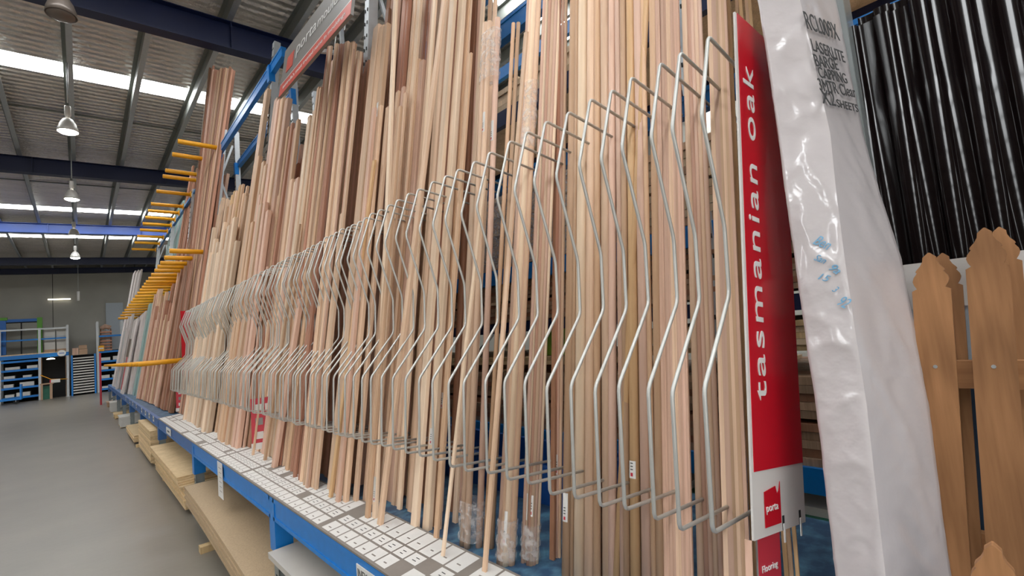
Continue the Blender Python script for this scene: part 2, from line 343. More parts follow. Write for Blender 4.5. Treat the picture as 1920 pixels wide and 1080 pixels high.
# tall leaning frames
def fx(z): return 1.27+.1*z if z > 1 else 1.27+.1*z
def post(mb, p, q, mat='galv'):
    p = Vector(p); q = Vector(q)
    d = (q-p).normalized()
    mb.bar(p, q, .07, .006, mat, (1, 0, 0)); 
    mb.bar(p+Vector((.035, .035, 0)), q+Vector((.035, .035, 0)), .006, .07, mat, (1, 0, 0)); mb.bar(p+Vector((.035, -.035, 0)), q+Vector((.035, -.035, 0)), .006, .07, mat, (1, 0, 0))
    n = int((q-p).length/.11)
    for i in range(n):
        c = p+d*(.05+.11*i)
        for s_ in (-.018, .018): mb.bar(c+Vector((-.006, s_, 0)), c+Vector((-.006, s_, 0))+d*.025, .008, .004, 'black_gap', (1, 0, 0))
for j, y in enumerate([-1.4, 3.05, 5.65, 8.5, 11.2, 14.2, 17.2]):
    t = thing('leaning_frame', (1.4, y, DZ), 'galvanised leaning rack frame, %s from the near end, behind the mouldings' % ordn(j+1), 'rack frame', 'galvanised leaning frames')
    zt = 5.25 if y < 9 else 5.0
    b = MB(); post(b, (1.30, y, DZ), (1.30+.1*(zt-.7)-.0, y, zt)); b.build('front_post', t)
    b = MB(); post(b, (1.88, y, DZ), (1.93, y, zt)); b.build('rear_post', t)
    b = MB()
    zs = [.9, 1.6, 2.3, 3.0, 3.7, 4.4, 5.0]
    for k in range(len(zs)-1):
        a, c = (1.33+.1*(zs[k]-.7)), 1.9; a2, c2 = (1.33+.1*(zs[k+1]-.7)), 1.9
        b.bar((a if k % 2 else c, y, zs[k]), (c2 if k % 2 else a2, y, zs[k+1]), .03, .02, 'galv', (0, 1, 0))
    b.build('brace', t)
    if y > 9: continue
    MB().box((1.67, y-.04, 4.72), (1.74, y+.04, 4.92), 'rack_blue').build('beam_bracket', t)
    MB().box((1.91, y-.04, 4.5), (1.97, y+.04, 4.70), 'rack_blue').build('beam_bracket', t)
# long blue beams
BE = [((1.72, 4.88), (5.2, 8.5), .12, 'upper blue front beam the tall mouldings lean on'), ((1.98, 4.68), (5.63, 8.5), .1, 'upper blue rear beam running behind the tall mouldings'),
      ((1.98, 3.4), (-1.6, 8.5), .12, 'blue beam seen high between the wrapped bunches'), ((1.98, 2.44), (-1.6, 8.5), .09, 'thin blue beam behind the cage of wire hoops'),
      ((1.98, 2.92), (2.2, 8.5), .1, 'blue beam at middle height behind the mouldings'),
      ((1.76, 4.91), (8.5, 17.7), .04, 'thin blue rail carrying the top yellow arms')]
for (x, z), (y0, y1), h, lab in BE:
    b = MB(); b.box((x-.025, y0, z-h/2), (x+.025, y1, z+h/2), 'rack_blue'); b.box((x-.03, y0, z-h/2), (x-.025, y1, z-h/2+.02), 'rack_blue'); b.box((x-.03, y0, z+h/2-.02), (x-.025, y1, z+h/2), 'rack_blue')
    tag(b.build('rack_beam', origin=(x, y0, z)), lab, 'beam', 'blue rack beams')
# ------------------------------------------------------------------ label strip
strip = thing('label_strip', (.92, 4.8, .70), 'grey strip of handwritten white price tickets along the blue beam', 'label strip')
b = MB(); vs = []
b.add([(.785, 1.0, .702), (1.045, 1.0, .722), (1.045, 8.42, .722), (.785, 8.42, .702), (.785, 1.0, .71), (1.045, 1.0, .73), (1.045, 8.42, .73), (.785, 8.42, .71)],
      [(3, 2, 1, 0), (4, 5, 6, 7), (0, 1, 5, 4), (1, 2, 6, 5), (2, 3, 7, 6), (3, 0, 4, 7)], 'label_grey'); backing = b.build('backing', strip)
def tk(mb, x0, x1, y0, y1):
    z = lambda x: .7105+.02*(x-.785)/.26
    mb.add([(x0, y0, z(x0)+.0), (x1, y0, z(x1)), (x1, y1, z(x1)), (x0, y1, z(x0))], [(0, 1, 2, 3)], 'paper')
    u = random.random()
    for k in range(2 if x1-x0 < .055 else 1):
        xx = x0+(x1-x0)*(.3+.3*k); ya = y0+(y1-y0)*random.uniform(.25, .4); yb = ya+(y1-y0)*random.uniform(.25, .4); th = .006 if x1-x0 > .055 else .004
        mb.add([(xx, ya, z(xx)+.0004), (xx+th, ya, z(xx)+.0005), (xx+th, yb, z(xx)+.0005), (xx, yb, z(xx)+.0004)], [(0, 1, 2, 3)], 'ink' if x1-x0 < .055 else 'label_grey')
cells = []
y = 1.05
while y < 8.38:
    for x0, x1 in ((.797, .862), (.872, .925), (.935, 1.035)):
        if random.random() < .93: cells.append((x0, x1, y, y+.078))
    y += .088
    if random.random() < .12: y += .04
for i, c in enumerate(cells):
    if i < 99:
        b = MB(); tk(b, *c); b.build('price_ticket', backing)
b = MB()
for c in cells[99:]: tk(b, *c)
b.build('price_ticket', backing)['kind'] = 'stuff'
# tags on the far beam
for i, y in enumerate([8.9, 9.5, 10.1, 10.8, 11.9, 12.8, 13.6, 14.9]):
    b = MB(); b.box((.782, y, .62), (.785, y+.16, .70), 'paper'); b.box((.7815, y+.03, .65), (.782, y+.12, .67), 'ink')
    tag(b.build('price_tag', origin=(.785, y, .62)), 'small white price tag clipped on the far blue beam, %s past the label strip' % ordn(i+1), 'price tag', 'price tags on the far beam')
# hanging paper and beam notes
b = MB(); b.box((.778, 4.25, .43), (.781, 4.42, .70), 'paper')
for k in range(6): b.box((.7772, 4.28, .48+.035*k), (.778, 4.28+random.uniform(.07, .11), .484+.035*k), 'label_grey')
tag(b.build('hanging_notice', origin=(.78, 4.3, .7)), 'white paper notice hanging below the blue beam', 'notice')
b = MB(); b.box((.780, 7.1, .60), (.784, 7.5, .68), 'paper'); b.box((.7795, 7.2, .63), (.78, 7.4, .65), 'ink'); tag(b.build('beam_label', origin=(.78, 7.1, .6)), 'small white label stuck on the beam near the tagged strip end', 'label')
t = thing('beam_label', (.78, 1.6, .6), 'white floor board label with bold black capitals on the blue beam', 'label')
pA = onx(668, 1040, .783); pB = onx(725, 1085, .783)
MB().box((.780, pA.y-.42, .565), (.784, pA.y, .675), 'paper').build('card', t)
Mx = frame((.7795, pA.y-.012, .628), (0, -1, 0), (0, 0, 1)); text('lettering', 'INEX FLOOR FLOORING', Mx, .42, .034, 'ink', t)
Mx = frame((.7795, pA.y-.11, .578), (0, -1, 0), (0, 0, 1)); text('lettering', '2700 x 600', Mx, .22, .032, 'ink', t)
# ------------------------------------------------------------------ sheet stacks below the deck
def stack(name, lab, cat, x0, x1, y0, y1, z0, n, th, mat, droop=0., jit=.012, group=None, off=None):
    t = thing(name, ((x0+x1)/2, (y0+y1)/2, z0), lab, cat, group)
    for k in range(n):
        b = MB(); jx = random.uniform(-jit, jit); jy = random.uniform(-jit, jit)*2; z = z0+k*th
        if off: jx += off(k)[0]; jy += off(k)[1]
        N = 14; vs = []
        for i in range(N+1):
            f = i/N; yy = y0+(y1-y0)*f+jy; dz = -droop*abs(2*f-1)**2.2 if droop else 0
            dz = -droop*(1-f)**1.6 if droop else 0
            for x in (x0+jx, x1+jx):
                for q in (0, th*.93): vs.append((x, yy, z+q+dz))
        fs = [(0, 1, 3, 2), tuple(4*N+q for q in (0, 2, 3, 1))]
        for i in range(N):
            a = 4*i; c = a+4; fs += [(a, c, c+1, a+1), (a+2, a+3, c+3, c+2), (a, a+2, c+2, c), (a+1, c+1, c+3, a+3)]
        b.add(vs, fs, mat); b.build('sheet', t)
    return t
def bearer(x, y, lab, z=0, h=.05, x1=1.75):
    tag(MB().box((x, y-.04, z), (x1, y+.04, z+h), 'pine').build('timber_bearer', origin=(x, y, z)), lab, 'timber bearer', 'bearers under the stacks')
bearer(.66, 4.55, 'pine bearer under the chipboard stack, end sticking out into the aisle'); bearer(.70, 3.6, 'pine bearer under the near part of the chipboard stack')
bearer(.76, 6.2, 'pine bearer under the near plywood stack'); bearer(.74, 7.6, 'pine bearer under the far end of the near plywood stack'); bearer(.76, 9.0, 'pine bearer under the far plywood stack'); bearer(.7, 11.0, 'pine bearer under the low far sheet stack')
bearer(.85, 2.4, 'bearer below the pale grey sheets'); bearer(.85, .9, 'bearer below the near end of the pale grey sheets')
stack('plywood_stack', 'tall stack of yellow plywood sheets under the deck, nearest to the camera', 'plywood', .70, 1.85, 5.70, 8.2, .05, 17, .018, 'ply', off=lambda k: ((.02 if k < 12 else -.02), (-.0 if k < 12 else .03*(k-12))))
stack('plywood_stack', 'farther block of yellow plywood with a straight cut face', 'plywood', .72, 1.85, 8.75, 10.7, .05, 23, .02, 'ply', jit=.003)
stack('plywood_stack', 'low pile of pale sheets on the floor beyond the plywood', 'plywood', .70, 1.85, 11.3, 13.4, .05, 7, .018, 'ply')
stack('chipboard_stack', 'bowed stack of brown chipboard sheets sagging on its bearers', 'chipboard', .68, 1.85, 3.06, 5.35, .20, 8, .02, 'chipboard', droop=.12, jit=.006)
stack('white_sheet_stack', 'pale grey sheets under the deck nearest the camera', 'board', .74, 1.85, .4, 2.93, .40, 2, .016, 'white_board', jit=.004)
stack('chipboard_stack', 'brown boards below the pale grey sheets', 'chipboard', .84, 1.85, .42, 2.85, .05, 19, .018, 'chipboard')
for i, (y, ww, hh, mt, lab) in enumerate([(14.6, .9, .24, 'box_white', 'white wrapped carton on the floor under the far deck'), (17.2, .8, .12, 'pine', 'flat pale board pile under the far deck'), (19.6, 1.0, .3, 'box_white', 'grey white parcel leaning under the far rack end'), (22.3, .9, .16, 'cardboard', 'brown parcel under the rack end by the red post')]):
    b = MB(); b.box((.66, y, .02), (1.5, y+ww, hh), mt); b.box((.655, y+.1, 0), (1.5, y+.2, .02), 'pine'); b.box((.655, y+ww-.2, 0), (1.5, y+ww-.1, .02), 'pine'); b.box((.64, y+.03, hh), (1.45, y+ww-.05, hh+.015), mt)
    tag(b.build('parcel', origin=(1, y, 0)), lab, 'parcel', 'parcels under the far deck')
# ------------------------------------------------------------------ timber mouldings
K = .165
PIECES = []
def ysolve(P0, kx, ky, ty, smax=5.2):
    lo, hi = .2, smax
    f = lambda s: proj(P0+Vector((kx*s, ky*s, s)))[1]
    if f(hi) > ty: return hi
    for _ in range(30):
        m_ = (lo+hi)/2
        if f(m_) > ty: lo = m_
        else: hi = m_
    return lo
def add_piece(P0, P1, wd, th, kind, mat, grp, row=0, sticker=0):
    PIECES.append(dict(a=Vector(P0), b=Vector(P1), w=wd, t=th, kind=kind, mat=mat, g=grp, row=row, st=sticker))
def bunch(key, b0, b1, ty, w_, kind, tones, k=K, jy=14, tilt=.006, th=None, rows=1, dx=.05, sub=None, x0=0., wv=.25, cap=5.2):
    """pieces standing on the deck between two base points of the photo"""
    A = onz(*b0, DZ); B = onz(*b1, DZ); A.x += x0; B.x += x0
    n = max(1, round(abs(A.y-B.y)/w_)) if w_ else 1
    for r in range(rows):
        nn = n if r == 0 else max(1, n-1)
        for i in range(nn):
            f = (i+.5+random.uniform(-.12, .12))/nn
            P0 = A.lerp(B, f); P0.x += r*dx+random.uniform(-.02, .02); P0.z = DZ
            t_ = ty[0]+(ty[1]-ty[0])*f + (random.uniform(-jy, jy) if r == 0 else random.uniform(-jy*1.5, jy*1.5)+(sub or 0))
            kk = k+random.uniform(-.004, .004); ky = random.uniform(-tilt, tilt)
            s = ysolve(P0, kk, ky, t_, cap)
            wd = (abs(A.y-B.y)/nn*random.uniform(1-wv, 1.02)) if w_ else .02
            add_piece(P0, P0+Vector((kk*s, ky*s, s)), wd, (th or wd*.5) if kind != 'round' else wd, kind, random.choice(tones), key, r)
def single(key, b, t, wd, kind, mat, k=K, th=None, x0=0.):
    P0 = onz(*b, DZ); P0.x += x0; n = Vector((-1, 0, k)); P1 = onplane(*t, P0, n)
    add_piece(P0, P1, wd, th or wd*.6, kind, mat, key)
def pxrange(key, xb0, xb1, xt0, xt1, kind, mat, X0=1.14, k=.185, yb=1070, yt=0, ztop=3.25, th=None, yend=None, nosplit=False):
    """a piece whose foot is below the frame: edges read at two heights of the photo"""
    n = Vector((-1, 0, k)); Q = Vector((X0, 0, DZ))
    mb_, mt_ = (xb0+xb1)/2, (xt0+xt1)/2
    A = onplane(mb_, yb, Q, n); B = onplane(mt_, yt, Q, n)
    d = (B-A)/(B.z-A.z)
    P0 = A+d*(DZ-A.z); P1 = A+d*(ztop-A.z) if yend is None else onplane(mt_+(mb_-mt_)*(yend-yt)/(yb-yt), yend, Q, n)
    wa = (onplane(xb0, yb, Q, n)-onplane(xb1, yb, Q, n)).length; wb_ = (onplane(xt0, yt, Q, n)-onplane(xt1, yt, Q, n)).length
    wd = (wa+wb_)/2*(.98 if kind == 'round' else .9)
    add_piece(P0, P1, wd, th or wd*(1 if kind == 'round' else .55), kind, mat, key)
PAL = ['wood_pale', 'wood_pale', 'wood_pink', 'wood_tan', 'wood_cream']; BR = ['wood_brown', 'wood_red', 'wood_red', 'wood_dark', 'wood_pink']; TN = ['wood_tan', 'wood_pale', 'wood_gold', 'wood_pink', 'wood_red']
PK = ['wood_pink', 'wood_pale', 'wood_red', 'wood_pink']
# far bay
def fan(n, r0, r1, x0, dx_, jt, tones, w_):
    for i in range(n):
        f = (i+random.uniform(.2, .8))/n; P0 = onz(323+22*f, 766.5+10.5*f, DZ); P0.x += x0
        P1 = onx(390+46*f+random.uniform(-2, 2), r0+(r1-r0)*random.random(), 1.76+.17*f+dx_)
        P1 = P0+(P1-P0)*random.uniform(.985, 1.0)*jt; add_piece(P0, P1, w_, w_*.5, 'flat', random.choice(tones), 'A')
fan(17, 122, 130, -.02, -.03, 1, BR+['wood_pink', 'wood_tan', 'wood_red'], .07)
fan(12, 124, 140, .05, .04, 1, BR+['wood_tan'], .08)
bunch('B', (285, 748), (312, 760), (330, 290), .10, 'flat', BR+['wood_pink'], jy=18, tilt=.01)
bunch('B2', (262, 746), (300, 759), (560, 610), .14, 'flat', ['wood_tan', 'wood_pale', 'wood_red', 'wood_pink'], jy=40, tilt=.015, x0=-.05)
bunch('B3', (300, 760), (330, 773), (500, 470), .11, 'flat', BR, jy=25, tilt=.012, x0=-.06)
# main bay
bunch('C', (347, 777), (400, 808), (395, 355), .075, 'flat', ['wood_gold', 'wood_tan', 'wood_pale', 'wood_pale', 'wood_tan'], jy=20, tilt=.012)
bunch('C', (350, 785), (398, 812), (455, 430), .11, 'flat', ['wood_pale', 'wood_tan', 'wood_cream'], jy=28, tilt=.02, x0=-.05)
bunch('D', (400, 812), (414, 820), (172, 170), .11, 'flat', ['wood_tan', 'wood_tan', 'wood_pale'], jy=4)
bunch('D', (412, 822), (431, 832), (310, 300), .09, 'flat', ['wood_pink', 'wood_pale', 'wood_tan'], jy=14, x0=-.02)
bunch('D2', (431, 830), (449, 841), (188, 186), .11, 'flat', ['wood_pink', 'wood_pale', 'wood_pink'], jy=4)
bunch('D2', (420, 828), (448, 843), (400, 390), .10, 'flat', PAL, jy=40, tilt=.015, x0=-.03)
bunch('E', (449, 831), (464, 839), (368, 362), .06, 'flat', PAL, jy=12)
bunch('E', (464, 838), (482, 848), (238, 230), .07, 'flat', ['wood_tan', 'wood_red', 'wood_tan'], jy=10)
bunch('F0', (480, 848), (495, 856), (336, 330), .07, 'flat', PAL, jy=8)
bunch('F0', (494, 855), (510, 862), (216, 212), .06, 'flat', ['wood_pale', 'wood_cream', 'wood_tan'], jy=10)
bunch('F0', (508, 861), (524, 869), (165, 150), .06, 'sq', ['wood_tan', 'wood_brown', 'wood_tan'], jy=14)
bunch('F1', (522, 874), (549, 892), (85, 85), .05, 'mould', ['wood_tan', 'wood_pale', 'wood_tan', 'wood_red'], jy=5)
bunch('F2', (549, 892), (578, 917), (84, 82), .05, 'mould', ['wood_tan', 'wood_pink', 'wood_red', 'wood_pale'], jy=5)
bunch('F2', (578, 915), (592, 922), (105, 95), .045, 'sq', PK, jy=12)
bunch('G', (592, 926), (642, 938), (50, 46), .065, 'flat', ['wood_pale', 'wood_tan', 'wood_pale', 'wood_tan'], jy=4, x0=.03)
bunch('G2', (630, 942), (666, 946), (200, 198), .045, 'sq', ['wood_pale', 'wood_red', 'wood_pink', 'wood_cream'], jy=4)
bunch('G2', (664, 944), (692, 950), (172, 166), .045, 'sq', PAL, jy=8, x0=.02)
bunch('H', (604, 905), (690, 925), (-130, -160), .075, 'flat', ['wood_tan', 'wood_tan', 'wood_brown'], jy=20, x0=.10, cap=4.4)
bunch('I', (690, 935), (716, 938), (-100, -160), .05, 'flat', PAL, jy=30, cap=4.0)
bunch('I', (712, 936), (738, 941), (118, 112), .05, 'flat', ['wood_pink', 'wood_red', 'wood_tan'], jy=6)
bunch('I2', (735, 945), (768, 962), (-120, -120), .035, 'sq', PAL, jy=20, cap=3.4, k=.175)
bunch('J', (768, 990), (800, 997), (-120, -120), .042, 'flat', ['wood_pale', 'wood_cream', 'wood_pink'], jy=20, cap=3.2, k=.178)
bunch('J', (800, 985), (829, 992), (-120, -120), .035, 'sq', ['wood_pale', 'wood_tan', 'wood_pink'], jy=20, cap=3.2, k=.178)
bunch('J2', (832, 985), (853, 998), (-120, -120), .03, 'sq', ['wood_tan', 'wood_pale', 'wood_cream'], jy=20, cap=3.0, x0=.06, k=.18)
bunch('KW', (855, 1025), (899, 1030), (40, 34), .033, 'round', ['wood_pale', 'wood_pink', 'wood_pink'], jy=3, tilt=.001)
bunch('L', (903, 1029), (922, 1031), (42, 38), .022, 'round', ['wood_tan', 'wood_pale', 'wood_tan'], jy=4, k=.19, tilt=.003)
for a, c, t0, mt in ((929, 957, 988, 'wood_pink'),):
    n_ = 5
    for i in range(n_):
        xb = a+(c-a)*(i+.5)/n_; xt = 990+(1012-990)*(i+.5)/n_; single('M', (xb, 1062+random.uniform(-3, 3)), (xt, -60), .024, 'round', ['wood_pink', 'wood_pale', 'wood_cream'][i % 3], k=.21, th=.024)
for i in range(6):
    xb = 975+30*(i+.5)/6; xt = 1018+34*(i+.5)/6; single('N', (xb, 1062-random.uniform(0, 8)), (xt, -60), .016, 'round', ['wood_pink', 'wood_cream', 'wood_red', 'wood_pale'][i % 4], k=.2, th=.02)
for i in range(3): single('O', (1037+5*i, 1046), (1049+6*i, -40), .013, 'sq', ['wood_red', 'wood_pink', 'wood_pale'][i], k=.17)
# loose single lengths standing forward of the bunches
SG = [((472, 856), (502, 600), .03, 'wood_pale', 'S1', 'thin pale strip standing alone left of the small red card'), ((510, 879), (560, 560), .06, 'wood_pink', 'S2', 'broad pink strip leaning across the small red card'),
      ((686, 975), (748, 200), .032, 'wood_tan', 'S3', 'tan lath standing forward on the deck, left of a pair with red dot label'), ((700, 976), (742, -60), .034, 'wood_cream', 'S4', 'cream lath with a red dotted price label near its foot'),
      ((709, 988), (838, -60), .034, 'wood_pale', 'S5', 'pale lath leaning right beside the red dotted lath'), ((815, 1016), (880, 100), .026, 'wood_tan', 'S6', 'tan lath leaning right in front of the wrapped round bunch'),
      ((828, 1048), (908, 330), .017, 'wood_cream', 'S7', 'slender cream strip standing closest to the label strip'), ((906, 1079), (985, 60), .020, 'wood_pale', 'S8', 'thin pale strip leaning right beside the second wrapped bunch'),
      ((455, 842), (500, 500), .03, 'wood_pink', 'S9', 'thin pink strip leaning left of the thin pale one'), ((583, 917), (640, 400), .045, 'wood_pale', 'S10', 'pale flat strip crossing right over the broad pink flats'),
      ((494, 866), (560, 420), .035, 'wood_tan', 'S11', 'tan strip forward on the deck just left of the small red card'), ((617, 936), (700, 300), .03, 'wood_gold', 'S12', 'golden strip leaning in front of the tall flat bunch')]
for b_, t_, wd, mt, key, lab in SG: single(key, b_, t_, wd, 'sq', mt, th=wd*.5)
# near bunches whose feet are below the frame: x at y=1070 and x at y=0
NR = [('P', 1049, 1066, 1065, 1079, 'round', 'wood_tan'), ('P', 1067, 1072, 1078, 1082, 'round', 'wood_tan'), ('P', 1072, 1088, 1080, 1096, 'round', 'wood_cream'), ('P', 1091, 1109, 1098, 1112, 'round', 'wood_pale'),
      ('P', 1109, 1121, 1113, 1121, 'round', 'wood_tan'), ('P', 1128, 1140, 1121, 1137, 'round', 'wood_pale'), ('P', 1139, 1149, 1138, 1150, 'round', 'wood_pink'),
      ('Q', 1148, 1158, 1203, 1214, 'round', 'wood_gold'), ('Q', 1159, 1171, 1151, 1158, 'round', 'wood_pink'), ('Q', 1166, 1177, 1160, 1169, 'round', 'wood_tan'), ('Q', 1177, 1196, 1172, 1183, 'round', 'wood_gold'),
      ('Q', 1198, 1220, 1185, 1199, 'round', 'wood_pink'), ('Q', 1219, 1228, 1199, 1206, 'round', 'wood_tan'), ('Q', 1225, 1245, 1215, 1226, 'round', 'wood_tan'),
      ('R', 1245, 1253, 1226, 1236, 'mould', 'wood_pink'), ('R', 1253, 1267, 1237, 1247, 'mould', 'wood_pink'), ('R', 1267, 1277, 1247, 1255, 'mould', 'wood_pale'), ('R', 1277, 1287, 1255, 1262, 'mould', 'wood_pink'), ('R', 1286, 1297, 1261, 1271, 'mould', 'wood_pink'),
      ('T', 1305, 1319, 1276, 1287, 'round', 'wood_pale'), ('T', 1319, 1329, 1286, 1293, 'round', 'wood_red'), ('T', 1328, 1336, 1292, 1299, 'round', 'wood_pink'), ('T', 1336, 1346, 1299, 1306, 'round', 'wood_pale'), ('T', 1346, 1355, 1306, 1313, 'round', 'wood_pink'),
      ('U', 1357, 1366, 1325, 1334, 'sq', 'wood_pale'), ('U', 1366, 1377, 1333, 1343, 'sq', 'wood_pink'), ('U', 1377, 1383, 1341, 1347, 'sq', 'wood_tan'), ('U', 1383, 1391, 1346, 1352, 'sq', 'wood_pale'), ('U', 1391, 1399, 1351, 1357, 'sq', 'wood_tan'), ('U', 1399, 1407, 1356, 1361, 'sq', 'wood_pink'),
      ('V', 1408, 1418, 1362, 1368, 'sq', 'wood_gold'), ('V', 1417, 1425, 1378, 1384, 'sq', 'wood_tan'), ('V', 1470, 1478, 1384, 1391, 'sq', 'wood_gold'), ('V', 1479, 1487, 1396, 1402, 'sq', 'wood_tan'), ('V', 1491, 1498, 1402, 1408, 'sq', 'wood_gold')]
for g_, a, c, d_, e, kd, mt in NR: pxrange(g_, a, c, d_, e, kd, mt, X0=1.14 if g_ != 'V' else 1.2)
# second ranks, behind: darker gaps closed with more lengths
for a, c, d_, e in ((1088, 1104, 1092, 1104), (1118, 1130, 1108, 1120), (1140, 1152, 1142, 1152), (1172, 1182, 1166, 1176), (1208, 1222, 1192, 1204), (1236, 1248, 1222, 1234), (1260, 1272, 1240, 1250), (1060, 1074, 1070, 1082),
                    (1324, 1334, 1290, 1298), (1372, 1384, 1336, 1346), (1184, 1198, 1180, 1190), (1158, 1168, 1184, 1194), (1030, 1037, 1040, 1047), (1272, 1284, 1252, 1262), (1346, 1356, 1300, 1310)):
    pxrange('back', a, c, d_, e, 'sq', random.choice(['wood_tan', 'wood_pink', 'wood_brown']), X0=1.20); PIECES[-1]['row'] = 1
for b0, b1, ty, wv_ in (((347, 770), (400, 800), (420, 380), .08), ((400, 800), (450, 828), (330, 300), .08), ((450, 828), (520, 860), (300, 260), .07), ((520, 862), (600, 905), (130, 110), .06), ((600, 905), (700, 930), (60, -60), .06),
                   ((700, 930), (770, 955), (-20, -60), .05), ((770, 960), (835, 975), (-60, -60), .045), ((306, 750), (345, 768), (200, 160), .12)):
    bunch('back', b0, b1, ty, wv_, 'flat', ['wood_tan', 'wood_brown', 'wood_pink', 'wood_red'], x0=.075, jy=25, cap=4.0, tilt=.008)
    for p_ in PIECES[-60:]:
        if p_['g'] == 'back': p_['row'] = 1
def sect(kind, w_, t_):
    """cross section (x = depth, y = width), front face towards -x"""
    if kind == 'round':
        n = 16; return [(math.cos(2*math.pi*i/n)*w_/2+w_/2, math.sin(2*math.pi*i/n)*w_/2) for i in range(n)]
    if kind == 'mould':
        h = w_/2; return [(t_, -h), (t_, h), (t_*.35, h), (t_*.25, h*.75), (t_*.25, h*.45), (0, h*.3), (0, -h*.25), (t_*.18, -h*.45), (t_*.3, -h*.7), (t_*.3, -h)]
    c = min(w_, t_)*.12; h = w_/2
    return [(c, -h), (t_-c, -h), (t_, -h+c), (t_, h-c), (t_-c, h), (c, h), (0, h-c), (0, -h+c)]
def pmatrix(a, b_):
    z = (b_-a).normalized(); y = Vector((0, 1, 0)); y = (y-z*y.dot(z)).normalized(); x = y.cross(z)
    return Matrix.Translation(a) @ Matrix((x, y, z)).transposed().to_4x4()
def pmesh(p):
    if p['kind'] == 'round' and not p['mat'].endswith('_round'): p['mat'] += '_round'
    b = MB(); L = (p['b']-p['a']).length; s = sect(p['kind'], p['w'], p['t']); b.prism(s, 0, L, p['mat']); return b
def psize(p):
    c = (p['a']+p['b'])/2; d = (c-CAMP).dot(fwd); vis = 1
    q0 = proj(p['a']); q1 = proj(p['b']); h = max(0, min(q0[1], 1080)-max(q1[1], 0))
    return h*p['w']/max(.3, d)*(0.25 if p['row'] else 1)
GR = {'A': ('dark reddish timber length', 'in the tallest brown bundle'), 'B': ('dark brown board', 'left of the tallest brown bundle'), 'B2': ('short tan board', 'in the low bunch beside green boards'), 'B3': ('reddish brown board', 'in the low bunch before tallest bundle'),
      'C': ('golden pale strip', 'right of the tallest brown bundle'), 'D': ('tan flat board', 'left of the rack frame post'), 'D2': ('pink flat board', 'right of the rack frame post'),
      'E': ('thin brown strip', 'right of the pink flat boards'), 'F0': ('pale narrow strip', 'in the bunch above the small red card'), 'F1': ('tan moulding', 'in left bundle under hanging sign'), 'F2': ('ruddy moulding', 'in right bundle under hanging sign'),
      'G': ('wide pale board', 'in the taped bundle left of centre'), 'G2': ('shorter strip', 'standing before the taped wide boards'), 'H': ('long tan board', 'behind the taped wide boards'),
      'I': ('long pale strip', 'right of the taped wide boards'), 'I2': ('slim square strip', 'left of the cream centre flats'), 'J': ('cream flat strip', 'left of the wrapped round mouldings'), 'J2': ('slim tan strip', 'just behind the wrapped round dowels'),
      'KW': ('thick pink round moulding', 'in the largest plastic wrapped bunch'), 'L': ('slim round rod', 'right of the thick wrapped bunch'), 'M': ('rosy round rod', 'in the second wrapped bunch'), 'N': ('thin round rod', 'in the bunch before blue tray'),
      'O': ('very thin square rod', 'left of the thick pale dowels'), 'P': ('thick pale dowel', 'in the pale dowel row'), 'Q': ('thick golden dowel', 'among the crossing dowels'),
      'R': ('pink grooved moulding', 'left of the dark gap'), 'T': ('rosy dowel', 'right of the dark gap'), 'U': ('square oak strip', 'next to the tall red sign'), 'V': ('orange brown thin strip', 'behind the tall red sign'), 'back': ('timber strip', 'in the second rank')}
PIECES.sort(key=psize, reverse=True)
solo = {s[4]: s[5] for s in SG}
keep, rest = PIECES[:298], PIECES[298:]
byg = {}
for p in keep: byg.setdefault(p['g'], []).append(p)
for g_, ps in byg.items():
    def mx_(p):
        c = p['a'].lerp(p['b'], .35); return proj(c)[0]
    ps.sort(key=mx_)
    for i, p in enumerate(ps):
        b = pmesh(p); M_ = pmatrix(p['a'], p['b']); o = b.build('timber_length', M=M_, smooth=p['kind'] == 'round')
        p['o'] = o
        if g_ in solo: lab = solo[g_]
        else:
            n_, wh = GR[g_]; lab = '%s %s, %s from left' % (n_, wh, ordn(i+1)) if len(ps) > 1 else '%s %s' % (n_, wh)
        tag(o, lab, 'timber length', 'mouldings leaning in the rack')
b = MB()
for p in rest:
    M_ = pmatrix(p['a'], p['b']); L = (p['b']-p['a']).length; b.prism(sect(p['kind'], p['w'], p['t']), 0, L, p['mat'], M_)
if rest: tag(b.build('timber_lengths'), 'remaining timber strips packed behind the front ranks of the rack', 'timber lengths', kind='stuff')
# stickers on some lengths
def sticker(g_, idx, frac, red=True, h=.06, lab='white barcode sticker'):
    ps = byg.get(g_, [])
    if idx >= len(ps): return
    p = ps[idx]; o = p['o']; L = (p['b']-p['a']).length; z = L*frac if frac < 1 else frac-1
    w_ = min(p['w']*.7, .022); b = MB()
    n = 6; vs = []
    for j in range(2):
        for i in range(n+1):
            yy = -w_/2+w_*i/n
            xx = -.0012 if p['kind'] != 'round' else p['w']/2-math.sqrt((p['w']/2)**2-yy*yy)-.0012
            vs.append((xx, yy, z+j*h))
    b.add(vs, [(i, i+n+1, i+n+2, i+1) for i in range(n)], 'paper')
    xq = -.0016 if p['kind'] != 'round' else -.0018
    if red: b.add([(xq, -w_*.18, z+.006), (xq, -w_*.18, z+.016), (xq, w_*.18, z+.016), (xq, w_*.18, z+.006)], [(0, 1, 2, 3)], 'label_red')
    for k in range(3): b.add([(xq, -w_*.2, z+.024+.009*k), (xq, -w_*.2, z+.027+.009*k), (xq, w_*.2, z+.027+.009*k), (xq, w_*.2, z+.024+.009*k)], [(0, 1, 2, 3)], 'ink')
    s = b.build('price_label', M=Matrix.Identity(4)); s.parent = o; s.matrix_parent_inverse = Matrix.Identity(4); s['label'] = lab
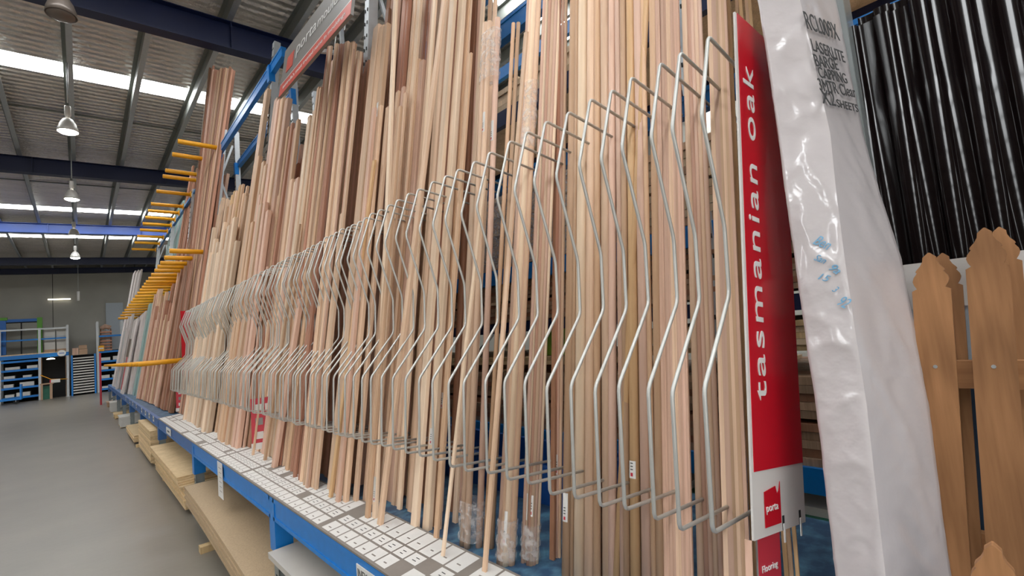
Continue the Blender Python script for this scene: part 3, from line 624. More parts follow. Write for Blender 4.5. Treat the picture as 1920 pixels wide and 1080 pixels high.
sticker('S4', 0, 1.08, h=.11); sticker('P', 0, 1.17, h=.09); sticker('J', 1, 1.35, h=.07); sticker('J', 3, 1.5, h=.07); sticker('N', 3, 1.16, h=.07); sticker('N', 1, 1.14, h=.09); sticker('O', 1, 1.28, h=.07); sticker('KW', 1, 2.75-1+1, h=.1); sticker('KW', 2, 2.7, h=.1)
sticker('F1', 3, 3.3+1, red=False, h=.12); sticker('F2', 1, 3.3+1, red=False, h=.12); sticker('M', 2, 1.07, h=.11); sticker('Q', 3, 1.35, h=.05); sticker('J', 4, 1.42, h=.09); sticker('G', 3, 3.25, red=False, h=.1)
# plastic wraps round bunches
def wrap(g_, s0, s1, lab, pad=.006):
    ps = byg.get(g_, [])
    if not ps: return
    b = MB(); rings = 8; N = 18
    for j in range(rings+1):
        s = s0+(s1-s0)*j/rings
        pts = [p['a']+(p['b']-p['a']).normalized()*s for p in ps]
        xs = [p.x for p in pts]; ys = [p.y for p in pts]; w_ = max(p['w'] for p in ps)
        cx, cy = (min(xs)+max(xs))/2+w_/2, (min(ys)+max(ys))/2; rx = (max(xs)-min(xs))/2+w_/2+pad+.004*math.sin(j*2.3); ry = (max(ys)-min(ys))/2+w_/2+pad+.003*math.cos(j*1.7)
        for q in range(N):
            a_ = 2*math.pi*q/N; ca, sa = math.cos(a_), math.sin(a_)
            b.v.append((cx+rx*math.copysign(abs(ca)**.6, ca), cy+ry*math.copysign(abs(sa)**.6, sa), pts[0].z))
    mi = b.mat('clear_wrap')
    for j in range(rings):
        for q in range(N): b.f.append([j*N+q, j*N+(q+1) % N, (j+1)*N+(q+1) % N, (j+1)*N+q]); b.mi.append(mi)
    tag(b.build('plastic_wrap', origin=b.v[0], smooth=True), lab, 'plastic wrap', 'plastic bands around moulding bunches')
wrap('KW', .03, .17, 'crumpled clear plastic around the foot of the thick round bunch'); wrap('KW', 2.02, 2.28, 'clear plastic band around the top of the thick round bunch')
wrap('M', .02, .15, 'clear plastic around the foot of the second wrapped bunch'); wrap('M', 1.62, 1.95, 'frayed silver plastic band high on the second wrapped bunch'); wrap('N', .02, .13, 'clear tape around the foot of the thin rods bunch')
# ------------------------------------------------------------------ green boards, white boards, doors of the far bays
def board(name, lab, cat, grp, b_, ty, wd, th, mat, x0=0., k=K, cap=5.2):
    P0 = onz(*b_, .70); P0.x += x0; s = ysolve(P0, k, 0, ty, cap); P1 = P0+Vector((k*s, 0, s))
    b = MB(); b.prism(sect('sq', wd, th), 0, (P1-P0).length, mat); o = b.build(name, M=pmatrix(P0, P1)); return tag(o, lab, cat, grp)
for i, (b_, ty, x0) in enumerate([((260, 745), 566, 0), ((255, 743), 568, 0), ((249, 741), 570, 0), ((262, 746), 372, .22), ((256, 744), 378, .22), ((250, 742), 392, .22), ((246, 740), 420, .22)]):
    board('green_board', ('pale green primed board in the short front rank, %s from the right' % ordn(i+1)) if i < 3 else ('pale green primed board in the tall rear rank, %s from the right' % ordn(i-2)), 'board', 'green primed boards', b_, ty, .42 if i < 3 else .5, .09, 'wood_green', x0, cap=4.9)
for i, (b_, ty) in enumerate([((243, 739), 585), ((238, 738), 590), ((232, 735), 596)]):
    board('white_board', 'lilac white board leaning between the green boards and the red post, %s from the right' % ordn(i+1), 'board', 'white boards in the far bays', b_, ty, .7, .05, 'wood_white')
for i, (b_, ty) in enumerate([((221, 728), 509), ((216, 726), 510), ((211, 724), 511)]):
    board('white_board', 'tall white board near the end wall, %s from the right' % ordn(i+1), 'board', 'tall white boards', b_, ty, 1.1, .05, 'wood_white', cap=5.5)
tag(MB().box((.5, 24.2, 0), (.56, 24.26, 2.0), 'label_red').build('red_post', origin=(.53, 24.2, 0)), 'slim dark red post standing at the far end of the rack', 'post')
t = thing('glass_panel', (1.0, 18, .7), 'narrow framed mirror panel leaning before the white boards', 'panel')
P0 = onz(223, 729, .70); M_ = pmatrix(P0+Vector((-.08, 0, 0)), P0+Vector((.2, 0, 2.0)))
MB().box((0, -.25, 0), (.03, .25, 2.0), 'wood_white', M_).build('panel', t); MB().box((-.005, -.18, .1), (0, .18, 1.9), 'galv', M_).build('pane', t)
t = thing('door_panel', (1.0, 14.5, .7), 'white door with a red stripe standing among the far boards', 'door')
P0 = onz(236, 737, .70); M_ = pmatrix(P0+Vector((-.1, 0, 0)), P0+Vector((.25, 0, 2.1)))
MB().box((0, -.45, 0), (.04, .45, 2.05), 'wood_white', M_).build('leaf', t); MB().box((-.006, .15, .1), (0, .42, 1.2), 'label_red', M_).build('stripe', t)['label'] = 'red stripe'; MB().box((-.05, -.1, 1.0), (0, -.05, 1.5), 'lamp_off', M_).build('handle', t)
# ------------------------------------------------------------------ yellow divider arms
def arm(x0, x1, y, z, lab, grp):
    t = thing('divider_arm', (x1, y, z), lab, 'divider arm', grp)
    b = MB(); r = .037
    b.tube([(x0, y, z), (x0+.005, y, z), (x1, y, z)], r, 'arm_yellow', 12, rad=[r*.8, r, r]); b.build('tube', t)
    MB().box((x1, y-.05, z-.06), (x1+.02, y+.05, z+.06), 'arm_yellow').build('mount_plate', t)
U = [8.47, 9.08, 9.95, 10.3, 11.3, 12.3, 12.9, 13.55, 14.2, 14.9, 15.7, 16.6, 17.6]
for i, y in enumerate(U): arm(1.14, 1.70, y, 4.91, 'yellow divider arm in the top row, %s from the near end' % ordn(i+1), 'yellow arms, top row')
Mi = [8.47, 9.08, 9.6, 10.0, 10.45, 11.0, 11.5, 12.0, 12.4, 12.9, 13.4, 14.0, 14.7, 15.4, 16.1, 16.9, 17.7, 18.6, 19.6, 20.7, 22.0]
for i, y in enumerate(Mi): arm(.99, 1.56, y, 3.16, 'yellow divider arm in the middle row, %s from the near end' % ordn(i+1), 'yellow arms, middle row')
Lo = [8.6+.62*i for i in range(24)]
for i, y in enumerate(Lo): arm(.60, 1.22, y, 1.5, 'yellow divider arm in the bottom row, %s from the near end' % ordn(i+1), 'yellow arms, bottom row')
tag(MB().box((1.58, 8.4, 3.11), (1.62, 22.3, 3.21), 'rack_blue').build('rack_beam', origin=(1.6, 8.4, 3.16)), 'blue beam carrying the middle yellow arms', 'beam', 'blue rack beams')
tag(MB().box((1.24, 8.5, 1.45), (1.28, 24.1, 1.55), 'rack_blue').build('rack_beam', origin=(1.26, 8.5, 1.5)), 'blue beam carrying the bottom yellow arms', 'beam', 'blue rack beams')
# ------------------------------------------------------------------ wire hoops
PROF = [(1.48, 2.197), (1.175, 2.235), (1.09, 2.005), (1.165, 1.742), (1.155, 1.572), (.975, 1.372), (.955, 1.075), (1.26, 1.035)]
def hoop(y, lab, r=.0049):
    pts = []
    P = [Vector((x, 0, z)) for x, z in PROF]
    for i, p in enumerate(P):
        if 0 < i < len(P)-1:
            a = (P[i-1]-p).normalized(); c = (P[i+1]-p).normalized(); rr = .014
            pts += [p+a*rr, p+(a+c)*rr*.30, p+c*rr]
        else: pts.append(p)
    sk = random.uniform(-.006, .006)-.045*max(0, 1-y/2.6)
    pts = [Vector((p.x, sk*(p.z-1.05), p.z)) for p in pts]
    b = MB(); b.tube(pts, r, 'wire_zinc', 8 if y < 3 else 6); b.sm = True
    o = b.build('wire_hoop', M=Matrix.Translation((random.uniform(-.006, .006), y, random.uniform(-.006, .006))))
    tag(o, lab, 'wire divider', 'grey wire divider hoops')
ys = [.475, .545, .61, .69, .765, .845]
while ys[-1] < 8.5: ys.append(ys[-1]+random.uniform(.075, .092)*(1.25 if 1.1 < ys[-1] < 2.2 else 1.))
for i, y in enumerate(ys): hoop(y, 'grey wire divider hoop, %s from the tall red sign' % ordn(i+1))
print('hoops', len(ys), 'pieces', len(PIECES))
# ------------------------------------------------------------------ tall red sign
S0 = Vector((1.03, .42, 1.05)); SU = Vector((.245, -.028, -.04)); SV = Vector((.20, -.045, 1.245))
un = SU.normalized(); nrm = un.cross(SV.normalized()).normalized()
if nrm.dot(CAMP-S0) < 0: nrm = -nrm
def sp(u, v, o=0.): return S0+SU*u+SV*v+nrm*o
sg = thing('tall_sign', S0, 'tall narrow red sign with white lowercase tasmanian oak lettering', 'sign')
def slabq(mb, u0, u1, v0, v1, o0, o1, mat):
    vs = [sp(u, v, o_) for u in (u0, u1) for v in (v0, v1) for o_ in (o0, o1)]
    mb.add(vs, [(0, 1, 3, 2), (4, 6, 7, 5), (0, 4, 5, 1), (2, 3, 7, 6), (0, 2, 6, 4), (1, 5, 7, 3)], mat)
def sc_(x, y):
    p = onplane(x, y, S0, nrm)-S0
    # solve p = SU*u+SV*v
    a, b_, c = SU.dot(SU), SU.dot(SV), SV.dot(SV); d, e = p.dot(SU), p.dot(SV); D = a*c-b_*b_
    return ((d*c-e*b_)/D, (e*a-d*b_)/D)
b = MB(); slabq(b, 0, 1, 0, 1, -.005, 0, 'sign_white'); b.build('board', sg)
vr = sc_(1418, 884)[1]
b = MB(); slabq(b, .035, 1, vr, 1, 0, .0012, 'sign_red'); redp = b.build('red_panel', sg); redp['label'] = 'glossy red panel'
b = MB()
for uu in (.52, .86): slabq(b, uu, uu+.035, 0.0, .025, 0, .0012, 'black_gap'); slabq(b, uu+.004, uu+.03, -.02, .012, .0012, .003, 'letter_white')
b.build('clip', sg)
# lettering runs upward, its tops to the left
u0, v0 = sc_(1448, 750); u1, v1_ = sc_(1420, 140); ul = sc_(1424, 750)[0]
Ls = (sp(.0, v1_)-sp(.0, v0)).length
o_ = sp(.31, v0, .002); text('lettering', 'tasmanian oak', frame(o_, SV, -SU), Ls, .052, 'letter_white', redp, space=1.12)
# logo
lu0, lv0 = sc_(1434, 990); lu1, lv1 = sc_(1461, 915)
b = MB(); pl = [(lu0, lv0), (lu1, lv0+.0), (lu1, lv1+.012), (lu1-.03, lv1-.004), (lu1-.06, lv1-.008), (lu1-.09, lv1+.006), (lu0, lv1)]
vs = [sp(u, v, .0008) for u, v in pl]+[sp(u, v, .002) for u, v in pl]; n_ = len(pl)
b.add(vs, [tuple(range(n_))[::-1], tuple(range(n_, 2*n_))]+[(i, (i+1) % n_, n_+(i+1) % n_, n_+i) for i in range(n_)], 'sign_red'); lgo = b.build('logo', sg)
text('logo_lettering', 'porta', frame(sp(lu0+.025, lv0+(lv1-lv0)*.36, .0028), SU, SV), SU.length*(lu1-lu0)*.72, .018, 'letter_white', lgo)
# small card hanging below the sign
cg = thing('flooring_card', sp(.2, -.02), 'small red and grey card of flooring moulds hung below the tall sign', 'card')
b = MB(); slabq(b, .12, .52, -.32, .01, -.012, -.008, 'sign_grey'); b.build('card', cg)
b = MB(); slabq(b, .12, .52, -.115, .01, -.008, -.007, 'label_red'); slabq(b, .12, .15, -.32, -.11, -.008, -.007, 'label_red'); b.build('red_field', cg)
b = MB()
for k in range(4): slabq(b, .2+.075*k, .24+.075*k, -.31, -.14, -.0075, -.006, 'box_white')
b.build('picture', cg)
text('lettering', 'Flooring', frame(sp(.17, -.062, -.006), SU, SV), .07, .018, 'letter_white', cg); text('lettering', 'moulds', frame(sp(.17, -.09, -.006), SU, SV), .065, .016, 'letter_white', cg)
tag(MB().bar(sp(-.02, -.33, -.01), sp(-.02, -.0, -.01), .014, .003, 'wood_pink', (1, 0, 0)).build('pink_slat', origin=sp(-.02, -.33)), 'pink edged plastic slat beside the flooring card', 'slat')
# far red sign at the other end of the hoops and other small cards
t = thing('tall_sign', (1.09, 8.72, 1.02), 'far tall red sign seen through the last wire hoops', 'sign')
M_ = frame((1.14, 8.72, 1.0), (1, 0, 0), (.16, 0, 1))
MB().box((0, 0, -.004), (.25, 1.26, 0), 'sign_red', M_).build('board', t); MB().box((0, -.001, -.006), (.25, .22, .003), 'sign_white', M_).build('white_foot', t); MB().box((.08, .04, .003), (.17, .17, .005), 'sign_red', M_).build('logo', t)
MB().box((-.01, .25, -.008), (0, 1.26, .004), 'sign_red', M_).build('edge', t)
def card(lab, x, y, z, w_, h_):
    t = thing('info_card', (x, y, z), lab, 'card'); M_ = frame((x, y, z), (1, -.35, 0), (.16, 0, 1))
    MB().box((0, 0, -.003), (w_, h_, 0), 'label_red', M_).build('card', t); b = MB()
    for k in range(3):
        for j in range(2): b.box((.03+j*w_*.45, .08+k*h_*.27, 0), (.03+j*w_*.45+w_*.33, .08+k*h_*.27+h_*.14, .002), 'sign_grey' if k % 2 else 'paper', M_)
    b.build('picture', t); MB().box((-.005, 0, 0), (w_+.005, .05, .003), 'paper', M_).build('foot_band', t)
p = onz(507, 862, DZ); card('small red information card standing between strips on the deck', .98, ony(507, 855, 4.2).y, .76, .16, .40)
card('small red information card below the far tall sign', 1.03, 8.66, .74, .24, .32)
# ------------------------------------------------------------------ hanging sign
BL = onx(523, 183, 1.2); TL = ony(535, 96, BL.y); BRr = onz(657, 26, BL.z); Uv = BRr-BL; Vv = TL-BL
print('sign', BL, TL, BRr)
hs = thing('hanging_sign', BL, 'grey and coral sign reading porta hanging high above the mouldings', 'sign')
nn_ = Uv.cross(Vv).normalized()
if nn_.dot(CAMP-BL) < 0: nn_ = -nn_
def hp(u, v, o=0.): return BL+Uv*u+Vv*v+nn_*o
def hq(mb, u0, u1, v0, v1, o0, o1, mat):
    vs = [hp(u, v, o_) for u in (u0, u1) for v in (v0, v1) for o_ in (o0, o1)]
    mb.add(vs, [(0, 1, 3, 2), (4, 6, 7, 5), (0, 4, 5, 1), (2, 3, 7, 6), (0, 2, 6, 4), (1, 5, 7, 3)], mat)
b = MB(); hq(b, 0, 1, .0, 1, -.02, 0, 'sign_grey'); b.build('board', hs)
b = MB(); hq(b, 0, 1, 0, .24, 0, .002, 'sign_coral'); b.build('coral_band', hs); b = MB(); hq(b, 0, 1, .24, .26, 0, .0022, 'sign_white'); b.build('white_line', hs)
b = MB(); hq(b, .08, .19, .40, .72, 0, .003, 'sign_coral'); b.build('logo', hs)
text('lettering', 'porta', frame(hp(.24, .46, .003), Uv, Vv), Uv.length*.30, Vv.length*.28, 'letter_white', hs)
text('lettering', 'mouldings', frame(hp(.56, .48, .003), Uv, Vv), Uv.length*.42, Vv.length*.26, 'letter_white', hs)
text('lettering', "australia's most trusted name in mouldings", frame(hp(.06, .07, .003), Uv, Vv), Uv.length*.88, Vv.length*.1, 'letter_white', hs)
b = MB()
for u in (.12, .88):
    q = hp(u, .9, -.02); b = MB(); b.bar(q, (1.70, q.y, q.z+.1), .03, .03, 'galv'); b.bar((1.70, q.y, q.z+.09), (1.70, q.y, 4.84), .03, .03, 'galv', (1, 0, 0)); b.build('bracket', hs)
# ------------------------------------------------------------------ white wrapped bundle
ROW = [(-60, 1408, 1492, 1562), (0, 1415, 1500, 1572), (130, 1436, 1530, 1598), (250, 1452, 1557, 1622), (360, 1466, 1568, 1655), (480, 1483, 1583, 1694), (620, 1503, 1603, 1722), (760, 1524, 1625, 1748), (900, 1541, 1640, 1766), (1080, 1560, 1660, 1790), (1200, 1573, 1674, 1806)]
def dd(y, a, c): f = y/1080; return 1/((1-f)/a+f/c)
rings = []
NR_ = 240
for j in range(NR_+1):
    y = -60+1260*j/NR_
    for a, c in zip(ROW, ROW[1:]):
        if a[0] <= y <= c[0] or c is ROW[-1]:
            f = (y-a[0])/(c[0]-a[0]); L_, R_, Q_ = [a[i]+(c[i]-a[i])*f for i in (1, 3, 2)]; break
    pl, pr, pq = dep(L_, y, dd(y, 1.2, .93)), dep(R_, y, dd(y, 1.28, .95)), dep(Q_, y, dd(y, 1.15, .85))
    rings.append((pl, pq, pr, pl+pr-pq))
# continue to the deck and a cap above
e0, e1 = rings[-2], rings[-1]
st = [(b_-a_) for a_, b_ in zip(e0, e1)]
for k in range(1, 30): rings.append(tuple(p+s_*k*1.4 for p, s_ in zip(e1, st)))
e0, e1 = rings[1], rings[0]; st = [(b_-a_) for a_, b_ in zip(e0, e1)]
top = [tuple(p+s_*k*6 for p, s_ in zip(e1, st)) for k in range(14, 0, -1)]
rings = top+rings
b = MB(); mi = b.mat('bundle_film'); NS = 16; tot = NS*4
for j, r_ in enumerate(rings):
    c = (r_[0]+r_[1]+r_[2]+r_[3])/4
    for e in range(4):
        A, B = r_[e], r_[(e+1) % 4]
        for i in range(NS):
            f = i/NS; p = A.lerp(B, f)
            rr = .93 if i == 0 and e != 1 else (.985 if i == 0 else 1.0)
            q = c+(p-c)*rr
            bulge = math.sin(math.pi*f)*.002
            nz = noise.noise(Vector((p.x*9, p.y*9, p.z*5)))*.0032+noise.noise(Vector((p.x*30+p.z*6, p.y*30, p.z*12)))*.002
            for sc1, am in ((5.5, .0045), (11, .0028), (23, .0013)):
                v_ = Vector((p.x*sc1+p.z*sc1*.35+e*7, p.y*sc1*1.2, p.z*sc1*.55+p.x*sc1*.4)); nz += am*((1-abs(noise.noise(v_))*1.9)**3)
            nz -= .004
            nz *= .25+.75*min(1, 4*min(f, 1-f))
            q += (p-c).normalized()*(bulge+nz); b.v.append(tuple(q))
for j in range(len(rings)-1):
    for i in range(tot): b.f.append([j*tot+i, j*tot+(i+1) % tot, (j+1)*tot+(i+1) % tot, (j+1)*tot+i]); b.mi.append(mi)
b.f.append(list(range(tot))); b.mi.append(mi); b.f.append([(len(rings)-1)*tot+i for i in range(tot)][::-1]); b.mi.append(mi)
bundle = b.build('wrapped_bundle', origin=(sum(r.x for r in rings[-1])/4, sum(r.y for r in rings[-1])/4, .7), smooth=True)
for e_ in bundle.data.edges:
    a_, c_ = e_.vertices
    if a_ % tot == c_ % tot == NS and a_ < tot*len(rings): e_.use_edge_sharp = True
tag(bundle, 'tall leaning bundle wrapped in dull white plastic with black handwriting', 'wrapped bundle')
def facepl(y, side):
    for a, c in zip(ROW, ROW[1:]):
        if a[0] <= y <= c[0]: f = (y-a[0])/(c[0]-a[0]); L_, R_, Q_ = [a[i]+(c[i]-a[i])*f for i in (1, 3, 2)]; break
    return dep(L_, y, dd(y, 1.2, .93)), dep(Q_, y, dd(y, 1.15, .85)), dep(R_, y, dd(y, 1.28, .95))
def write(s, x0, y0, x1, y1, hpx, mat, side, shear=.1, nm='handwriting'):
    """a line of marker writing on one face of the bundle"""
    l0, q0, r0 = facepl(max(-50, y0-40), side); l1, q1, r1 = facepl(y0+60, side)
    A, B, Cc = (q0, r0, q1) if side == 'R' else (l0, q0, l1)
    n = (B-A).cross(Cc-A).normalized()
    if n.dot(CAMP-A) < 0: n = -n
    p0 = onplane(x0, y0, A, n); p1 = onplane(x1, y1, A, n); ph = onplane(x0, y0-hpx, A, n)
    uy = ph-p0; h = uy.length
    o = text(nm, s, frame(p0+n*.006, p1-p0, uy), (p1-p0).length, h, mat, bundle, ext=.0005, shear=shear)
    # drape on the film
    return o
LN = [('RCL009X', 1510, 57, 1572, 80, 26), ('LASERLITE', 1520, 98, 1582, 121, 18), ('BARGE', 1526, 127, 1570, 135, 18), ('CAPPING', 1533, 148, 1586, 160, 16), ('3MTR Clear', 1533, 172, 1602, 186, 18), ('X2', 1538, 196, 1564, 202, 22), ('SHEETS', 1566, 203, 1606, 213, 12)]
for s, x0, y0, x1, y1, h in LN: write(s, x0, y0, x1, y1, h, 'ink', 'R', shear=.15)
for s, x0, y0, x1, y1, h in [('Ben', 1524, 458, 1552, 470, 18), ('San', 1526, 488, 1546, 496, 12), ('9a', 1554, 506, 1570, 516, 14), ('15', 1534, 524, 1554, 530, 12), ('3', 1560, 546, 1567, 550, 12), ('92', 1570, 572, 1586, 580, 20)]: write(s, x0, y0, x1, y1, h, 'ink_blue', 'L', shear=.3)
# ------------------------------------------------------------------ corrugated sheets
def corr(X, y0, y1, z0, z1, lab, lean=.03):
    b = MB(); pitch = .076; amp = .009; n = int((y1-y0)/pitch*28); mi = b.mat('black_plastic')
    for i in range(n+1):
        y = y0+(y1-y0)*i/n; ph = 2*math.pi*y/pitch; s_ = math.sin(ph); x = X+amp*math.copysign(abs(s_)**.2, s_)
        for (z, xx) in ((z0, x), (z1, x+lean*(z1-z0))):
            b.v.append((xx, y, z)); b.v.append((xx+.0015, y, z))
    for i in range(n):
        a = 4*i; c = a+4
        for q in ((a, a+2, c+2, c), (a+1, c+1, c+3, a+3), (a+2, a+3, c+3, c+2), (a, c, c+1, a+1)): b.f.append(list(q)); b.mi.append(mi)
    tag(b.build('corrugated_sheet', origin=(X, (y0+y1)/2, z0), smooth=True), lab, 'roofing sheet', 'black corrugated sheets')
corr(1.60, -.95, .20, DZ, 2.32, 'front glossy black corrugated plastic sheet behind the pickets'); corr(1.64, -.95, .19, DZ, 2.36, 'rear glossy black corrugated sheet behind the front one'); corr(1.68, -.9, -.02, DZ, 2.5, 'tallest black corrugated sheet standing rearmost')
# clear channel sections between bundle and black sheets
pmat('clear_channel', (.35, .38, .38), .2, .2, spec=.8)
t = thing('clear_channel', (1.66, .26, DZ), 'smoky clear plastic channel standing between bundle and black sheets', 'plastic channel')
b = MB()
for k in range(4): b.box((1.56+.03*k, .20+.03*k, DZ), (1.565+.03*k, .235+.03*k, 3.0), 'clear_channel'); 
b.box((1.57, .20, DZ), (1.68, .203, 3.0), 'clear_channel'); b.build('channel', t)
# white and blue panel
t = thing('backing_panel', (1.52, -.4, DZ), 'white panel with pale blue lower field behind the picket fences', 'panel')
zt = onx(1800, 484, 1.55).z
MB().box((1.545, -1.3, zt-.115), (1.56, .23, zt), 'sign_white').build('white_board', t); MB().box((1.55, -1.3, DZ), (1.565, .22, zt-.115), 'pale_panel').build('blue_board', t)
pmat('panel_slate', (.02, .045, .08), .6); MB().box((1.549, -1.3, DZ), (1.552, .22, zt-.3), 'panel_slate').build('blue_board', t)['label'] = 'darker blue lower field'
# ------------------------------------------------------------------ pickets
def picket_prof(w_):
    h = w_/2
    q = w_
    R = [(h, 0), (.5*q, 0), (.37*q, .08*q), (.44*q, .22*q), (.47*q, .34*q), (.44*q, .47*q), (.36*q, .60*q), (.345*q, .63*q), (.38*q, .66*q), (.36*q, .72*q), (.25*q, .86*q), (.185*q, 1.0*q), (.17*q, 1.15*q), (.02*q, 1.30*q)]
    return R
def fence(lab, items, X, w_, zb, rail_z, k=.10, th=.019, lean=1.):
    t = thing('picket_fence_panel', (X, items[0][0], zb), lab, 'fence panel', 'timber picket panels')
    for (y, zt_) in items:
        R = picket_prof(w_); L = zt_-1.30*w_
        poly = [(w_/2, zb-0)]
        pts = [(w_/2, zb)]+[(a, L+c) for a, c in R[1:]]
        poly = pts+[(-a, c) for a, c in pts[::-1]]
        vs0 = []; vs1 = []
        for a, c in poly: x = X+k*(c-zb); yy = y+a+.07*(zt_-c)*lean; vs0.append((x, yy, c)); vs1.append((x+th, yy, c))
        n = len(poly); b = MB()
        fs = [tuple(range(n)), tuple(range(n, 2*n))[::-1]]+[(i, n+i, n+(i+1) % n, (i+1) % n) for i in range(n)]
        # local coordinates keep the grain along the picket
        M_ = Matrix.Translation((X, y, zb)); b.add([Vector(v)-Vector((X, y, zb)) for v in vs0+vs1], fs, 'wood_picket'); o = b.build('picket', t, M=M_, smooth=False)
        for zz in rail_z:
            q = MB().tube([(X+k*(zz+.02-zb)-.002, y+.07*(zt_-zz), zz+.02), (X+k*(zz+.02-zb)+.002, y+.07*(zt_-zz), zz+.02)], .004, 'galv', 8).build('nail', o)
    ys_ = [i[0] for i in items]
    for zz in rail_z:
        x = X+k*(zz-zb)+th
        b = MB(); y0, y1 = min(ys_)-.05, max(ys_)+.04+.07*(items[0][1]-zz)
        M_ = frame((x+.012, y0, zz), (1, 0, 0), (0, 0, 1))
        MB_ = MB().box((-.012, -.03, -(y1-y0)), (.012, .03, 0), 'wood_picket'); MB_.build('rail', t, M=M_)
    return t
def py(x, y, X): return onx(x, y, X)
X1 = 1.40
def Yat(x, y, X): return onx(x, y, X).y
zb1 = DZ
kx = .07
# choose plane at the height of the heads
def place(xc, yc, Xh): p = onx(xc, yc, Xh); return p.y, p.z
XH = 1.42
h1 = place(1741, 474, XH); h2 = place(1848, 424, XH-.03)
Xb = XH-kx*(1.63-DZ)
w1 = abs(Yat(1716, 600, XH-.005)-Yat(1783, 600, XH-.005))
zr = onx(1815, 705, XH-.02).z
fence('front timber picket panel with two turned heads before the white panel', [h1, (h2[0]+.003, h2[1])], Xb, w1*1.1, DZ, [zr, zr-.55], kx)
h3 = place(1766, 474, XH+.06); h4 = place(1873, 424, XH+.05)
fence('rear timber picket panel half hidden behind the front one', [h3, h4], Xb+.07, w1*1.02, DZ, [zr+.01-.4], kx)
h5 = place(1861, 1014, 1.12)
fence('low timber picket panel whose single head shows at the lower right', [h5, (h5[0]-.12, h5[1]-.005)], 1.06, .062, DZ, [DZ+.06], .1)
# ------------------------------------------------------------------ rack behind with packs of timber
rk = thing('pallet_rack', (2.9, 1.5, 0), 'blue pallet rack behind the mouldings loaded with packs of timber', 'rack')
for y in (-1.6, 1.05, 3.75, 6.45):
    b = MB()
    for x in (2.5, 3.4): post(b, (x, y, 0), (x, y, 5.2))
    for k in range(7): b.bar((2.53 if k % 2 else 3.37, y, .3+.65*k), (3.37 if k % 2 else 2.53, y, .95+.65*k), .03, .02, 'galv', (0, 1, 0))
    b.build('upright', rk)
for z, mt in ((.70, 'rack_blue'), (1.95, 'rack_blue'), (3.2, 'navy'), (4.3, 'rack_blue')):
    for y0, y1 in ((-1.56, 1.01), (1.09, 3.71), (3.79, 6.41)):
        MB().box((2.47, y0, z-.06), (2.52, y1, z+.06), mt).build('beam', rk); MB().box((3.38, y0, z-.06), (3.43, y1, z+.06), mt).build('beam', rk)
    if z < 4: MB().box((2.52, -1.5, z+.02), (3.38, 6.4, z+.05), 'stack_pale' if z > 1 else 'white_board').build('shelf_board', rk)
def pack(lab, x0, x1, y0, y1, z0, z1, mats, th=.035, wd=.11):
    t = thing('timber_pack', ((x0+x1)/2, (y0+y1)/2, z0), lab, 'timber pack', 'packs of sawn timber in the rear rack'); z = z0; k = 0
    while z < z1-.01:
        b = MB(); x = x0+random.uniform(0, .02); jy = random.uniform(-.06, .06)
        while x < x1-.03: b.box((x, y0+jy+random.uniform(-.03, .03), z), (x+wd*.96, y1+jy+random.uniform(-.03, .03), z+th*.93), mats[(k+int(x*9)) % len(mats)]); x += wd
        b.build('board_layer', t); z += th; k += 1
        if k % 5 == 0:
            for yy in [y0+.3+.9*i for i in range(int((y1-y0)/.9))]: MB().box((x0-.005, yy, z), (x1, yy+.05, z+.02), 'stack_pale').build('spacer', t)
            z += .02
SB = ['stack_brown', 'stack_brown', 'wood_brown']; SPm = ['stack_pale', 'wood_tan', 'stack_pale']
pack('brown timber pack just above the lowest shelf, nearer half', 2.49, 3.3, -1.2, 1.55, .76, 1.20, SB, .04); pack('brown timber pack just above the lowest shelf, farther half', 2.49, 3.3, 1.65, 6.0, .76, 1.20, SB, .04)
pack('thin pale boards lying on the lowest brown pack', 2.5, 3.2, -1.1, 1.5, 1.30, 1.48, ['pine', 'stack_pale'], .03); pack('yellow pine boards lying on the farther lower brown pack', 2.5, 3.2, 1.8, 5.6, 1.24, 1.31, ['pine'], .03)
pack('brown timber pack hanging under the middle beam, nearer half', 2.49, 3.3, -1.2, 1.55, 1.60, 1.86, SB, .03); pack('brown timber pack under the middle beam, farther half', 2.49, 3.3, 1.65, 6.0, 1.58, 1.86, SB, .03)
for z in (1.535,):
    MB().box((2.5, -1.5, z-.04), (3.4, 6.3, z+.04), 'navy').build('shelf_board', rk)
pack('pale spaced timber pack above the middle beam, nearer half', 2.49, 3.3, -1.2, 1.45, 2.02, 2.50, SPm, .045); pack('pale wrapped timber pack above the middle beam, farther half', 2.49, 3.3, 1.6, 6.0, 2.02, 2.62, SPm, .05)
pack('pale timber pack on the upper shelf', 2.55, 3.3, -.6, 5.6, 3.27, 3.5, SPm, .045)
b = MB(); b.box((2.475, 1.6, 2.02), (2.48, 4.2, 2.66), 'clear_wrap'); b.box((2.475, 1.6, 2.66), (3.3, 4.2, 2.665), 'clear_wrap'); tag(b.build('plastic_cover', origin=(2.5, 2, 2.02)), 'clear plastic cover over the pale wrapped timber pack', 'plastic cover')
